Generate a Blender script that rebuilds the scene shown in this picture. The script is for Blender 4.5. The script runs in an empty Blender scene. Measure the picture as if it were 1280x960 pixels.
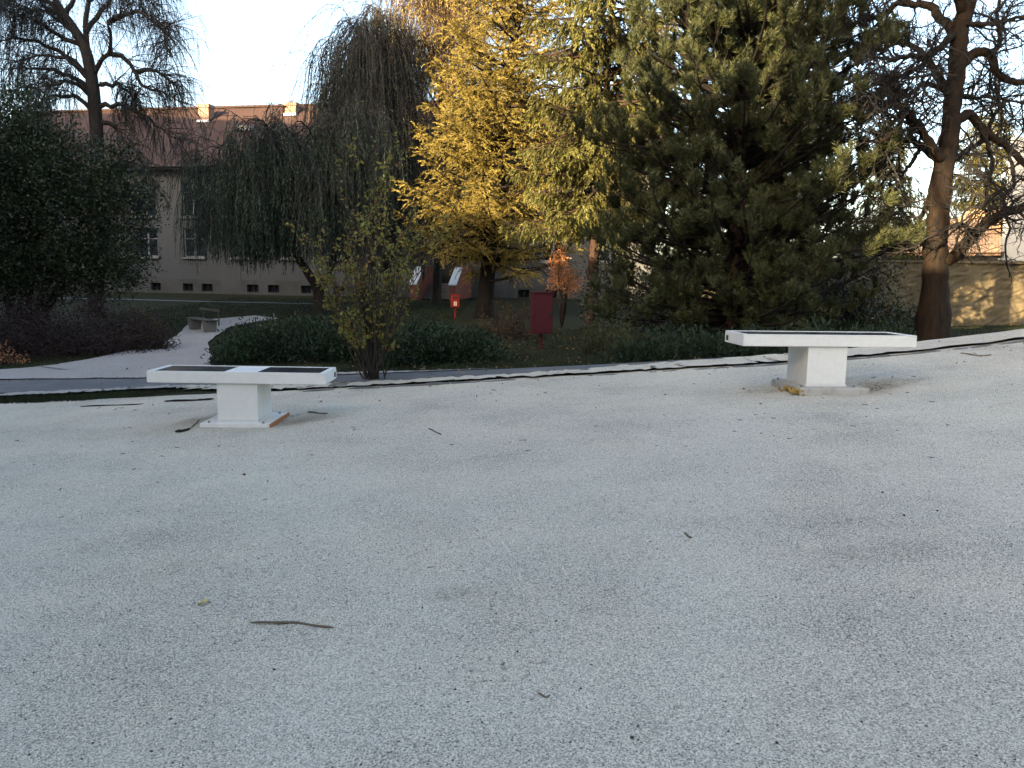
import bpy, math, random
import numpy as np
from mathutils import Vector, Matrix

# ---------------------------------------------------------------- camera, sky, sun, exposure
scene = bpy.context.scene
COL = scene.collection
R = math.radians
CAM = np.array([0.0, 0.0, 1.6])
PITCH, ROLL, FPX = math.atan(0.137), 0.015, 1000.0
_f = np.array([0, math.cos(PITCH), -math.sin(PITCH)])
_u0 = np.array([0, math.sin(PITCH), math.cos(PITCH)])
_x = np.array([1.0, 0, 0])
CR = _x * math.cos(ROLL) - _u0 * math.sin(ROLL) * -1 * -1
CR = math.cos(ROLL) * _x + math.sin(ROLL) * _u0
CU = -math.sin(ROLL) * _x + math.cos(ROLL) * _u0
cam_d = bpy.data.cameras.new("camera")
cam = bpy.data.objects.new("camera", cam_d)
COL.objects.link(cam)
cam_d.sensor_width = 36.0
cam_d.lens = 36.0 * FPX / 1280.0
cam_d.clip_start, cam_d.clip_end = 0.05, 3000
M4 = Matrix([[CR[0], CU[0], -_f[0], CAM[0]], [CR[1], CU[1], -_f[1], CAM[1]],
             [CR[2], CU[2], -_f[2], CAM[2]], [0, 0, 0, 1]])
cam.matrix_world = M4
scene.camera = cam

SUN_AZ, SUN_EL = 220.0, 14.0          # azimuth clockwise from +Y: behind the camera, to the left
world = bpy.data.worlds.new("World")
scene.world = world
world.use_nodes = True
wnt = world.node_tree
sky = wnt.nodes.new("ShaderNodeTexSky")
sky.sky_type = "NISHITA"
sky.sun_disc = False
sky.sun_elevation, sky.sun_rotation = R(SUN_EL), R(SUN_AZ)
sky.air_density, sky.dust_density, sky.ozone_density = 0.9, 3.5, 0.4
wnt.links.new(sky.outputs[0], wnt.nodes["Background"].inputs[0])
wnt.nodes["Background"].inputs[1].default_value = 0.13
sun_d = bpy.data.lights.new("sun", "SUN")
sun_d.energy, sun_d.angle, sun_d.color = 4.8, R(0.5), (1.0, 0.78, 0.47)
sun = bpy.data.objects.new("sun", sun_d)
COL.objects.link(sun)
SV = Vector((math.sin(R(SUN_AZ)) * math.cos(R(SUN_EL)), math.cos(R(SUN_AZ)) * math.cos(R(SUN_EL)), math.sin(R(SUN_EL))))
sun.rotation_euler = SV.to_track_quat("Z", "Y").to_euler()
sun.location = (0, 0, 40)
vs = scene.view_settings
vs.view_transform, vs.look, vs.exposure, vs.gamma = "Standard", "None", 2.45, 1.0
scene.cycles.max_bounces = 6
scene.cycles.transparent_max_bounces = 6

# ---------------------------------------------------------------- helpers: terrain and points
def sm(a, b, x):
    t = np.clip((np.asarray(x, float) - a) / (b - a), 0, 1)
    return t * t * (3 - 2 * t)

def zg(x, y):
    x = np.asarray(x, float); y = np.asarray(y, float)
    xs = np.clip(x, -14, 12)
    return (0.14 + 0.012 * np.clip(y, -8, 11) + 0.073 * np.maximum(xs, -2.77) + 0.058 * np.minimum(xs + 2.77, 0)
            + 0.010 * np.clip(xs - 3, 0, 6) ** 2)

def zp(x, y):
    xc = np.clip(x, -12, 14)
    return 0.08 + 0.032 * xc * (1 - 0.65 * sm(15, 32, y)) + 0.35 * sm(26, 45, y)

def g(x, y):
    w = sm(10.8, 13.2, y)
    return zg(x, y) * (1 - w) + zp(x, y) * w

def ray(px, py):
    d = CR * (px - 640) / FPX - CU * (py - 480) / FPX + _f
    return d / d[1]

def P(px, py, Y):
    return CAM + ray(px, py) * Y

def G(px, py):
    d = ray(px, py)
    prev = 1.0
    for Y in np.arange(1.0, 80, 0.02):
        p = CAM + d * Y
        if p[2] <= float(g(p[0], p[1])):
            return np.array([p[0], p[1], float(g(p[0], p[1]))])
    return CAM + d * 80

def on(px, Y):
    p = P(px, 400, Y)
    return np.array([p[0], Y, float(g(p[0], Y))])

# ---------------------------------------------------------------- helpers: objects
def tag(o, label=None, cat=None, group=None, kind=None):
    if label: o["label"] = label
    if cat: o["category"] = cat
    if group: o["group"] = group
    if kind: o["kind"] = kind
    return o

def thing(name, label, cat, loc=(0, 0, 0), rz=0.0, group=None):
    o = bpy.data.objects.new(name, None)
    o.empty_display_size = 0.3
    COL.objects.link(o)
    o.location = [float(c) for c in loc]
    o.rotation_euler = (0, 0, rz)
    return tag(o, label, cat, group)

def build(name, geos, mat, parent=None, kind=None, smooth=False, world_pts=False):
    """geos: list of (V[n,3], F[m,3|4]); one mesh object. world_pts: points are in world space."""
    geos = [gm for gm in geos if len(gm[0])]
    vs_, loops, starts, off, ls = [], [], [], 0, 0
    for V, F in geos:
        V = np.asarray(V, np.float32); F = np.asarray(F, np.int64)
        vs_.append(V)
        loops.append((F + off).ravel())
        starts.append(ls + np.arange(len(F)) * F.shape[1])
        ls += F.size; off += len(V)
    V = np.concatenate(vs_); L = np.concatenate(loops); S = np.concatenate(starts)
    if parent is not None and world_pts:
        V = V - np.array(parent.location, np.float32)
        a = -parent.rotation_euler[2]
        if abs(a) > 1e-6:
            c, s = math.cos(a), math.sin(a)
            V = np.stack([V[:, 0] * c - V[:, 1] * s, V[:, 0] * s + V[:, 1] * c, V[:, 2]], 1)
    me = bpy.data.meshes.new(name)
    me.vertices.add(len(V)); me.vertices.foreach_set("co", V.astype(np.float32).ravel())
    me.loops.add(len(L)); me.loops.foreach_set("vertex_index", L.astype(np.int32))
    me.polygons.add(len(S)); me.polygons.foreach_set("loop_start", S.astype(np.int32))
    me.polygons.foreach_set("use_smooth", np.full(len(S), bool(smooth)))
    me.update(calc_edges=True)
    me.materials.append(mat)
    o = bpy.data.objects.new(name, me)
    COL.objects.link(o)
    if parent is not None: o.parent = parent
    if kind: o["kind"] = kind
    return o

def box(x0, x1, y0, y1, z0, z1):
    V = np.array([[x, y, z] for z in (z0, z1) for y in (y0, y1) for x in (x0, x1)], float)
    F = np.array([[0, 2, 3, 1], [4, 5, 7, 6], [0, 1, 5, 4], [1, 3, 7, 5], [3, 2, 6, 7], [2, 0, 4, 6]])
    return V, F

def bevel(o, w=0.01, seg=2):
    m = o.modifiers.new("bevel", "BEVEL"); m.width = w; m.segments = seg; m.limit_method = "ANGLE"
    return o

def prism(profile, x0, x1):
    """profile in (y,z), counter-clockwise seen from -x ... extruded along x"""
    n = len(profile)
    V = [[x0, p[0], p[1]] for p in profile] + [[x1, p[0], p[1]] for p in profile]
    F = [[i, (i + 1) % n, n + (i + 1) % n, n + i] for i in range(n)]
    T = []
    for i in range(1, n - 1):
        T.append([0, i + 1, i]); T.append([n, n + i, n + i + 1])
    return [(np.array(V), np.array(F)), (np.array(V), np.array(T))]

def nrm(v):
    return v / np.maximum(np.linalg.norm(v, axis=-1, keepdims=True), 1e-9)

def catmull(pts, K):
    p = np.asarray(pts, float)
    p = np.vstack([2 * p[0] - p[1], p, 2 * p[-1] - p[-2]])
    n = len(p) - 3
    t = np.linspace(0, n - 1e-6, K)
    i = t.astype(int); f = (t - i)[:, None]
    a, b, c, d = p[i], p[i + 1], p[i + 2], p[i + 3]
    return 0.5 * (2 * b + (c - a) * f + (2 * a - 5 * b + 4 * c - d) * f ** 2 + (3 * b - a - 3 * c + d) * f ** 3)

def tubes(C, rad, sides=3, cap=False):
    """C [N,K,3] centre lines, rad [N,K]"""
    C = np.asarray(C, float); N, K, _ = C.shape
    T = np.empty_like(C)
    T[:, 1:-1] = C[:, 2:] - C[:, :-2]; T[:, 0] = C[:, 1] - C[:, 0]; T[:, -1] = C[:, -1] - C[:, -2]
    T = nrm(T)
    mean = nrm(C[:, -1] - C[:, 0] + 1e-6)
    ref = np.where(np.abs(mean[:, 2:3]) > 0.8, np.array([[1.0, 0.13, 0]]), np.array([[0.1, 0.07, 1.0]]))
    A = nrm(np.cross(T, ref[:, None, :])); B = np.cross(T, A)
    an = np.arange(sides) * 2 * math.pi / sides
    V = C[:, :, None, :] + rad[:, :, None, None] * (A[:, :, None, :] * np.cos(an)[None, None, :, None] + B[:, :, None, :] * np.sin(an)[None, None, :, None])
    base = (np.arange(N)[:, None, None] * K + np.arange(K - 1)[None, :, None]) * sides
    j = np.arange(sides)[None, None, :]; j2 = (j + 1) % sides
    F = np.stack([base + j, base + j2, base + sides + j2, base + sides + j], -1).reshape(-1, 4)
    return V.reshape(-1, 3), F

def taper(N, K, r0, r1, p=1.0):
    t = np.linspace(0, 1, K)[None, :] ** p
    r0 = np.broadcast_to(np.asarray(r0, float), (N,))[:, None]; r1 = np.broadcast_to(np.asarray(r1, float), (N,))[:, None]
    return r0 + (r1 - r0) * t

def grow(P0, D0, L, K, rng, wig=0.2, trop=(0, 0, -1), gain=0.0, gain_end=None):
    N = len(P0); out = np.empty((N, K, 3)); out[:, 0] = P0
    d = nrm(np.asarray(D0, float)); tr = np.asarray(trop, float)
    L = np.broadcast_to(np.asarray(L, float), (N,))
    ge = gain if gain_end is None else gain_end
    for k in range(1, K):
        gk = gain + (ge - gain) * (k / (K - 1))
        d = nrm(d + rng.normal(0, wig, (N, 3)) + tr * gk)
        out[:, k] = out[:, k - 1] + d * (L / (K - 1))[:, None]
    return out

def sample(C, idx, t):
    K = C.shape[1]; f = np.clip(t, 0, 0.9999) * (K - 1); i = f.astype(int); w = (f - i)[:, None]
    a, b = C[idx, i], C[idx, i + 1]
    return a * (1 - w) + b * w, nrm(b - a)

def rdir(n, rng):
    return nrm(rng.normal(size=(n, 3)))

def perp(T, rng):
    return nrm(np.cross(T, rdir(len(T), rng)))

def leaves(P0, D, ln, wd, rng, fold=0.0):
    """diamond leaf quads"""
    n = len(P0); D = nrm(D); S = perp(D, rng)
    ln = np.broadcast_to(np.asarray(ln, float), (n,))[:, None]; wd = np.broadcast_to(np.asarray(wd, float), (n,))[:, None]
    mid = P0 + D * ln * 0.45
    V = np.stack([P0, mid + S * wd * 0.5, P0 + D * ln, mid - S * wd * 0.5], 1).reshape(-1, 3)
    return V, np.arange(4 * n).reshape(n, 4)

def needles(P0, D, ln, wd, rng):
    n = len(P0); D = nrm(D); S = perp(D, rng)
    ln = np.broadcast_to(np.asarray(ln, float), (n,))[:, None]
    V = np.stack([P0 + S * wd * 0.5, P0 - S * wd * 0.5, P0 + D * ln], 1).reshape(-1, 3)
    return V, np.arange(3 * n).reshape(n, 3)

# ---------------------------------------------------------------- materials
def newmat(name):
    m = bpy.data.materials.new(name); m.use_nodes = True
    nt = m.node_tree; b = nt.nodes["Principled BSDF"]
    return m, nt, b

def node(nt, typ, **kw):
    n = nt.nodes.new(typ)
    for k, v in kw.items():
        if k.startswith("i_"):
            key = k[2:]
            n.inputs[int(key) if key.isdigit() else key].default_value = v
        else: setattr(n, k, v)
    return n

def rgba(c): return (c[0], c[1], c[2], 1.0)

def mixc(nt, fac, a, b, mode="MIX"):
    n = node(nt, "ShaderNodeMix", data_type="RGBA", blend_type=mode)
    for sock, v in ((n.inputs[0], fac), (n.inputs[6], a), (n.inputs[7], b)):
        if hasattr(v, "is_output"): nt.links.new(v, sock)
        elif isinstance(v, (int, float)): sock.default_value = v
        else: sock.default_value = rgba(v)
    return n.outputs[2]

def ramp(nt, val, a, b, ca=0.0, cb=1.0):
    n = node(nt, "ShaderNodeMapRange"); n.inputs[1].default_value = a; n.inputs[2].default_value = b
    n.inputs[3].default_value = ca; n.inputs[4].default_value = cb
    nt.links.new(val, n.inputs[0]); return n.outputs[0]

def noise(nt, scale, detail=3.0, rough=0.55, vec=None, stretch=None):
    if vec is None: vec = node(nt, "ShaderNodeNewGeometry").outputs["Position"]
    if stretch:
        mp = node(nt, "ShaderNodeMapping"); mp.inputs["Scale"].default_value = stretch
        nt.links.new(vec, mp.inputs[0]); vec = mp.outputs[0]
    n = node(nt, "ShaderNodeTexNoise"); n.inputs["Scale"].default_value = scale
    n.inputs["Detail"].default_value = detail; n.inputs["Roughness"].default_value = rough
    nt.links.new(vec, n.inputs["Vector"]); return n.outputs[0]

def bump(nt, b, h, strength=0.5, dist=0.01):
    n = node(nt, "ShaderNodeBump"); n.inputs["Strength"].default_value = strength; n.inputs["Distance"].default_value = dist
    nt.links.new(h, n.inputs["Height"]); nt.links.new(n.outputs[0], b.inputs["Normal"])

def m_plain(name, c, rough=0.6, var=0.15, scale=3.0, metal=0.0, bmp=0.0, spec=0.4, bscale=60, stretch=None):
    m, nt, b = newmat(name)
    f = noise(nt, scale, 5, 0.6, stretch=stretch)
    a = [x * (1 - var) for x in c]; d = [min(1, x * (1 + var)) for x in c]
    nt.links.new(mixc(nt, ramp(nt, f, 0.3, 0.7), a, d), b.inputs["Base Color"])
    b.inputs["Roughness"].default_value = rough; b.inputs["Metallic"].default_value = metal
    b.inputs["Specular IOR Level"].default_value = spec
    if bmp: bump(nt, b, noise(nt, bscale, 4), bmp, 0.01)
    return m

def m_leaf(name, c1, c2, trans=0.25, scale=0.8, rough=0.55, var=0.45, c3=None):
    m, nt, b = newmat(name)
    ri = node(nt, "ShaderNodeNewGeometry").outputs["Random Per Island"]
    col = mixc(nt, ri, c1, c2)
    if c3:
        wn = node(nt, "ShaderNodeTexWhiteNoise", noise_dimensions="1D"); nt.links.new(ri, wn.inputs["W"])
        col = mixc(nt, ramp(nt, wn.outputs[0], 0.80, 0.86), col, c3)
    f = ramp(nt, noise(nt, scale, 3), 0.3, 0.7, 1 - var, 1 + var)
    vm = node(nt, "ShaderNodeVectorMath", operation="SCALE"); nt.links.new(col, vm.inputs[0]); nt.links.new(f, vm.inputs["Scale"])
    col = vm.outputs[0]
    nt.links.new(col, b.inputs["Base Color"])
    b.inputs["Roughness"].default_value = rough; b.inputs["Specular IOR Level"].default_value = 0.25
    if trans:
        t = node(nt, "ShaderNodeBsdfTranslucent"); nt.links.new(col, t.inputs[0])
        mx = node(nt, "ShaderNodeMixShader"); mx.inputs[0].default_value = trans
        nt.links.new(b.outputs[0], mx.inputs[1]); nt.links.new(t.outputs[0], mx.inputs[2])
        nt.links.new(mx.outputs[0], nt.nodes["Material Output"].inputs[0])
    return m

def m_bark(name, c1, c2, scale=14, strength=0.8):
    m, nt, b = newmat(name)
    f = noise(nt, scale, 6, 0.65, stretch=(1, 1, 0.22))
    f2 = noise(nt, 1.3, 3)
    col = mixc(nt, ramp(nt, f, 0.35, 0.65), c1, c2)
    col = mixc(nt, ramp(nt, f2, 0.35, 0.7, 0, 0.5), col, [x * 0.6 for x in c1])
    nt.links.new(col, b.inputs["Base Color"]); b.inputs["Roughness"].default_value = 0.85
    b.inputs["Specular IOR Level"].default_value = 0.2
    bump(nt, b, f, strength, 0.03); return m

def m_gravel(name, lo=0.31, hi=0.67, tint_a=(1.14, 1.04, 0.845), tint_b=(1.165, 1.04, 0.82), speck=1.0, grain=185):
    m, nt, b = newmat(name)
    pos = node(nt, "ShaderNodeNewGeometry").outputs["Position"]
    vo = node(nt, "ShaderNodeTexVoronoi"); vo.inputs["Scale"].default_value = grain; nt.links.new(pos, vo.inputs["Vector"])
    bw = node(nt, "ShaderNodeRGBToBW"); nt.links.new(vo.outputs["Color"], bw.inputs[0])
    v = ramp(nt, bw.outputs[0], 0.15, 0.85, lo, hi)
    cmb = node(nt, "ShaderNodeCombineColor")
    for i in range(3): nt.links.new(v, cmb.inputs[i])
    tint = mixc(nt, ramp(nt, noise(nt, 0.9, 4, 0.6, vec=pos), 0.42, 0.66), tint_a, tint_b)
    col = mixc(nt, 1.0, cmb.outputs[0], tint, "MULTIPLY")
    # broad worn patches
    patch = noise(nt, 0.8, 6, 0.62, vec=pos)
    streak = noise(nt, 2.2, 5, 0.6, vec=pos, stretch=(0.5, 1.6, 1))
    col = mixc(nt, ramp(nt, streak, 0.35, 0.7, 0.0, 0.09), col, (0.27, 0.262, 0.24))
    # dark gaps between the stones, gathered in patches
    fine = noise(nt, 130, 3, 0.7, vec=pos)
    ad = node(nt, "ShaderNodeMath", operation="MULTIPLY_ADD"); nt.links.new(patch, ad.inputs[0]); ad.inputs[1].default_value = 0.30; nt.links.new(fine, ad.inputs[2])
    dk = ramp(nt, ad.outputs[0], 0.69, 0.77, 0, 0.85 * speck)
    col = mixc(nt, dk, col, (0.055, 0.056, 0.058))
    fine2 = noise(nt, 34, 3, 0.65, vec=pos)
    ad2 = node(nt, "ShaderNodeMath", operation="MULTIPLY_ADD"); nt.links.new(streak, ad2.inputs[0]); ad2.inputs[1].default_value = 0.32; nt.links.new(fine2, ad2.inputs[2])
    col = mixc(nt, ramp(nt, ad2.outputs[0], 0.78, 0.88, 0, 0.5 * speck), col, (0.07, 0.068, 0.066))
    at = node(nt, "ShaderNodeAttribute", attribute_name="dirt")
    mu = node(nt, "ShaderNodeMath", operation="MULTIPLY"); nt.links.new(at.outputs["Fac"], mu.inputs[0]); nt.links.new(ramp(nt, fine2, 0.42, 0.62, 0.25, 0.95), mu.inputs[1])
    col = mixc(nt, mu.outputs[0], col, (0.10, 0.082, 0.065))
    nt.links.new(col, b.inputs["Base Color"])
    b.inputs["Roughness"].default_value = 0.9; b.inputs["Specular IOR Level"].default_value = 0.15
    bump(nt, b, vo.outputs["Distance"], 0.55, 0.006)
    return m

def m_ground(name):
    m, nt, b = newmat(name)
    f = noise(nt, 1.1, 6, 0.65); f2 = noise(nt, 24, 4, 0.7)
    col = mixc(nt, ramp(nt, f, 0.35, 0.65), (0.017, 0.026, 0.009), (0.032, 0.028, 0.015))
    col = mixc(nt, ramp(nt, f2, 0.5, 0.75, 0, 0.7), col, (0.055, 0.040, 0.022))
    nt.links.new(col, b.inputs["Base Color"]); b.inputs["Roughness"].default_value = 0.95
    b.inputs["Specular IOR Level"].default_value = 0.1
    bump(nt, b, f2, 0.8, 0.03); return m

def m_roof(name, c1, c2, axis="u", pitch=0.30):
    m, nt, b = newmat(name)
    tc = node(nt, "ShaderNodeTexCoord").outputs["Object"]
    br = node(nt, "ShaderNodeTexBrick"); nt.links.new(tc, br.inputs["Vector"])
    mp = node(nt, "ShaderNodeMapping"); nt.links.new(tc, mp.inputs[0]); mp.inputs["Scale"].default_value = (1, 1.25, 0)
    nt.links.new(mp.outputs[0], br.inputs["Vector"])
    br.inputs["Scale"].default_value = 1.0; br.inputs["Brick Width"].default_value = 0.24; br.inputs["Row Height"].default_value = 0.36
    br.inputs["Mortar Size"].default_value = 0.02
    br.inputs["Color1"].default_value = rgba(c1); br.inputs["Color2"].default_value = rgba(c2); br.inputs["Mortar"].default_value = rgba([x * 0.45 for x in c1])
    f = noise(nt, 0.7, 5, 0.65)
    col = mixc(nt, ramp(nt, f, 0.4, 0.7, 0, 0.7), br.outputs[0], [x * 0.55 for x in c1])
    nt.links.new(col, b.inputs["Base Color"]); b.inputs["Roughness"].default_value = 0.85
    bump(nt, b, br.outputs[1], -0.6, 0.03); return m

def m_brick(name, c1, c2, mortar, sc=1.0):
    m, nt, b = newmat(name)
    tc = node(nt, "ShaderNodeTexCoord").outputs["Object"]
    sx = node(nt, "ShaderNodeSeparateXYZ"); nt.links.new(tc, sx.inputs[0])
    ad = node(nt, "ShaderNodeMath", operation="ADD"); nt.links.new(sx.outputs[0], ad.inputs[0]); nt.links.new(sx.outputs[1], ad.inputs[1])
    cb = node(nt, "ShaderNodeCombineXYZ"); nt.links.new(ad.outputs[0], cb.inputs[0]); nt.links.new(sx.outputs[2], cb.inputs[1])
    br = node(nt, "ShaderNodeTexBrick"); nt.links.new(cb.outputs[0], br.inputs["Vector"])
    br.inputs["Scale"].default_value = sc; br.inputs["Brick Width"].default_value = 0.25; br.inputs["Row Height"].default_value = 0.08; br.inputs["Mortar Size"].default_value = 0.01
    br.inputs["Color1"].default_value = rgba(c1); br.inputs["Color2"].default_value = rgba(c2); br.inputs["Mortar"].default_value = rgba(mortar)
    nt.links.new(br.outputs[0], b.inputs["Base Color"]); b.inputs["Roughness"].default_value = 0.85
    bump(nt, b, br.outputs[1], -0.5, 0.02); return m

def m_stained(name, c, dirt, rough=0.7, scale=1.2, low=0.45, high=0.75, amount=0.7, bmp=0.2):
    m, nt, b = newmat(name)
    f = noise(nt, scale, 7, 0.68, stretch=(1, 1, 0.6))
    f2 = noise(nt, scale * 12, 4, 0.6)
    col = mixc(nt, ramp(nt, f, low, high, 0, amount), c, dirt)
    col = mixc(nt, ramp(nt, f2, 0.4, 0.8, 0, 0.3), col, [x * 0.7 for x in c])
    nt.links.new(col, b.inputs["Base Color"]); b.inputs["Roughness"].default_value = rough
    b.inputs["Specular IOR Level"].default_value = 0.3
    if bmp: bump(nt, b, f2, bmp, 0.02)
    return m

MAT = dict(
    gravel=m_gravel("pale_gravel"), path=m_gravel("path_gravel", 0.22, 0.42, (1.06, 1.0, 0.93), (1.10, 1.0, 0.90), 0.5, 120),
    ground=m_ground("park_soil"),
    asphalt=m_stained("worn_asphalt", (0.105, 0.108, 0.112), (0.19, 0.19, 0.185), 0.9, 1.6, 0.45, 0.75, 0.7, 0.4),
    kerb=m_stained("dark_kerb", (0.11, 0.108, 0.104), (0.21, 0.205, 0.2), 0.9, 7, bmp=0.5),
    white=m_stained("white_paint", (0.72, 0.705, 0.665), (0.61, 0.59, 0.535), 0.35, 1.4, 0.52, 0.80, 0.45, 0.0),
    plate=m_stained("concrete_plate", (0.416, 0.4, 0.368), (0.24, 0.208, 0.168), 0.8, 6, 0.45, 0.65, 0.8, 0.4),
    rust=m_stained("rusty_edge", (0.36, 0.15, 0.06), (0.42, 0.25, 0.13), 0.85, 14, bmp=0.4),
    foam=m_stained("yellow_foam", (0.55, 0.36, 0.10), (0.28, 0.20, 0.10), 0.9, 16, 0.4, 0.7, 0.8, 0.8),
    black=m_plain("black_plastic", (0.012, 0.012, 0.013), 0.4, 0.2),
    bench_wood=m_plain("dark_plank", (0.05, 0.045, 0.035), 0.7, 0.4, 20),
    dark_concrete=m_stained("dark_concrete", (0.13, 0.125, 0.115), (0.07, 0.065, 0.055), 0.9, 5, bmp=0.5),
    concrete=m_stained("grey_concrete", (0.24, 0.235, 0.22), (0.13, 0.12, 0.10), 0.9, 5, bmp=0.5),
    red=m_stained("red_paint", (0.05, 0.003, 0.006), (0.036, 0.003, 0.005), 0.75, 2.5, 0.5, 0.8, 0.6, 0.05),
    redbin=m_stained("bright_red_paint", (0.286, 0.0182, 0.0104), (0.208, 0.0156, 0.0104), 0.45, 3, bmp=0.0),
    decal=m_plain("cream_decal", (0.75, 0.70, 0.55), 0.5, 0.1, 40),
    cheek=m_stained("red_brown_render", (0.3, 0.115, 0.075), (0.19, 0.085, 0.06), 0.85, 2.2, bmp=0.3),
    cap=m_stained("pale_cap", (0.72, 0.74, 0.74), (0.50, 0.52, 0.53), 0.6, 2.5, bmp=0.1),
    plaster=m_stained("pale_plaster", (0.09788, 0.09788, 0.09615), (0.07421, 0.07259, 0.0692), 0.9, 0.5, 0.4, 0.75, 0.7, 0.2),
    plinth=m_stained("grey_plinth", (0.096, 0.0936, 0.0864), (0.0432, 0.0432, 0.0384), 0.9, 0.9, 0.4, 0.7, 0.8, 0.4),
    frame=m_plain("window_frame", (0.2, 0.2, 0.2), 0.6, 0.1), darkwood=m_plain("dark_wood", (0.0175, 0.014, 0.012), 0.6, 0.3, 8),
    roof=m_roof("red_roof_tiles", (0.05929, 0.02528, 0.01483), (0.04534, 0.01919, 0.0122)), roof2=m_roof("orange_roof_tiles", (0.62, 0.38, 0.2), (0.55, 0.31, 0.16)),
    brick=m_brick("chimney_brick", (0.24, 0.096, 0.051), (0.192, 0.078, 0.045), (0.34, 0.28, 0.23)),
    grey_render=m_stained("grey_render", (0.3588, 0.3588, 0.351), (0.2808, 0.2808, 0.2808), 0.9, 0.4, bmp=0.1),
    sunlit_render=m_stained("sunlit_render", (0.62, 0.47, 0.24), (0.52, 0.38, 0.20), 0.9, 0.4, bmp=0.1),  # sunlight on the top of the grey house, put into the colour
    block_render=m_stained("beige_render", (0.272, 0.248, 0.216), (0.224, 0.2, 0.176), 0.9, 0.4, bmp=0.1),
    wallstone=m_stained("old_wall_stone", (0.1286, 0.1008, 0.05789), (0.0729, 0.05361, 0.03216), 0.95, 1.6, 0.42, 0.66, 0.8, 0.9),
    dark_eave=m_plain("dark_board", (0.05, 0.045, 0.04), 0.8, 0.3),
    bark_dark=m_bark("dark_bark", (0.014, 0.011, 0.009), (0.0425, 0.03, 0.021), 16),
    bark_warm=m_bark("warm_bark", (0.005, 0.004, 0.0035), (0.03, 0.0165, 0.008), 13),
    bark_black=m_bark("blackish_bark", (0.006, 0.005, 0.0045), (0.020, 0.014, 0.010), 16),
    bark_pine=m_bark("pine_bark", (0.027, 0.01512, 0.01152), (0.0612, 0.0342, 0.0252), 18),
    bark_grey=m_bark("grey_bark", (0.0225, 0.019, 0.016), (0.065, 0.0525, 0.0425), 18),
    twig=m_plain("brown_twigs", (0.026, 0.023, 0.021), 0.85, 0.35, 2), twig_red=m_plain("reddish_twigs", (0.045, 0.028, 0.024), 0.85, 0.3, 2),
    twig_black=m_plain("black_twigs", (0.011, 0.009, 0.008), 0.85, 0.35, 2), twig_pale=m_plain("pale_twigs", (0.30, 0.25, 0.19), 0.85, 0.3, 6), stick=m_stained("weathered_stick", (0.17, 0.135, 0.095), (0.07, 0.06, 0.05), 0.9, 20, bmp=0.5),
    pine=m_leaf("pine_needles", (0.027, 0.037, 0.018), (0.074, 0.076, 0.027), 0.16, 1.2),
    spruce=m_leaf("spruce_needles", (0.06, 0.064, 0.016), (0.115, 0.105, 0.026), 0.15, 1.0),
    larch=m_leaf("golden_larch_needles", (0.185, 0.142, 0.032), (0.3, 0.23, 0.054), 0.25, 1.0, var=0.3),
    willow=m_leaf("willow_leaves", (0.04018, 0.06529, 0.04269), (0.07533, 0.1105, 0.06905), 0.25, 0.9),
    weep=m_leaf("thin_olive_leaves", (0.04485, 0.05678, 0.03931), (0.08521, 0.1005, 0.06334), 0.25, 0.9),
    gold=m_leaf("golden_willow_leaves", (0.3226, 0.2318, 0.06048), (0.504, 0.3629, 0.1008), 0.3, 1.0, var=0.35),
    ever=m_leaf("dark_evergreen_leaves", (0.01364, 0.02108, 0.01116), (0.03224, 0.04216, 0.01984), 0.08, 1.0, rough=0.4),
    juniper=m_leaf("juniper_sprays", (0.01, 0.022, 0.01), (0.024, 0.042, 0.018), 0.1, 1.5),
    barberry=m_leaf("dark_red_leaves", (0.01463, 0.00847, 0.00847), (0.02887, 0.01617, 0.01386), 0.1, 1.5),
    brown=m_leaf("brown_leaves", (0.045, 0.0288, 0.0132), (0.084, 0.051, 0.021), 0.2, 2.0),
    shrub=m_leaf("yellow_green_leaves", (0.1105, 0.1232, 0.0255), (0.2295, 0.1997, 0.051), 0.3, 2.0, var=0.35, c3=(0.16, 0.09, 0.03)),
    orange=m_leaf("orange_leaves", (0.378, 0.153, 0.054), (0.45, 0.225, 0.099), 0.3, 3.0, var=0.25),
    olive=m_leaf("sunny_conifer_needles", (0.062, 0.062, 0.01736), (0.1178, 0.0992, 0.0279), 0.2, 0.6),
    grass=m_leaf("grass_blades", (0.01008, 0.01872, 0.00504), (0.0234, 0.0306, 0.00936), 0.2, 1.0),
    litter=m_leaf("dry_leaves", (0.11, 0.065, 0.03), (0.22, 0.14, 0.06), 0.1, 3.0),
    yellow_leaf=m_plain("yellow_leaf", (0.55, 0.42, 0.10), 0.6, 0.2, 40), red_leaf=m_plain("red_leaf", (0.40, 0.08, 0.06), 0.6, 0.2, 40),
    grain=m_leaf("gravel_stones", (0.26, 0.25, 0.23), (0.56, 0.54, 0.49), 0.0, 0.8, rough=0.9, var=0.12, c3=(0.07, 0.07, 0.07)),
    dark_stone=m_plain("dark_stone", (0.045, 0.043, 0.040), 0.9, 0.3, 30),
    pale_stone=m_stained("pale_stone", (0.45, 0.42, 0.38), (0.25, 0.23, 0.2), 0.9, 8),
)
def m_glass(name, c, rough=0.08):
    m, nt, b = newmat(name)
    f = noise(nt, 5, 4, 0.6)
    nt.links.new(mixc(nt, ramp(nt, f, 0.45, 0.8, 0, 0.5), c, [x * 1.8 + 0.01 for x in c]), b.inputs["Base Color"])
    nt.links.new(ramp(nt, f, 0.4, 0.7, rough, rough + 0.12), b.inputs["Roughness"])
    b.inputs["Specular IOR Level"].default_value = 0.5; b.inputs["Coat Weight"].default_value = 0.3
    return m
MAT["panel"] = m_glass("solar_cell", (0.035, 0.037, 0.045))
MAT["pane"] = m_glass("window_glass", (0.012, 0.014, 0.017), 0.04)

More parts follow.
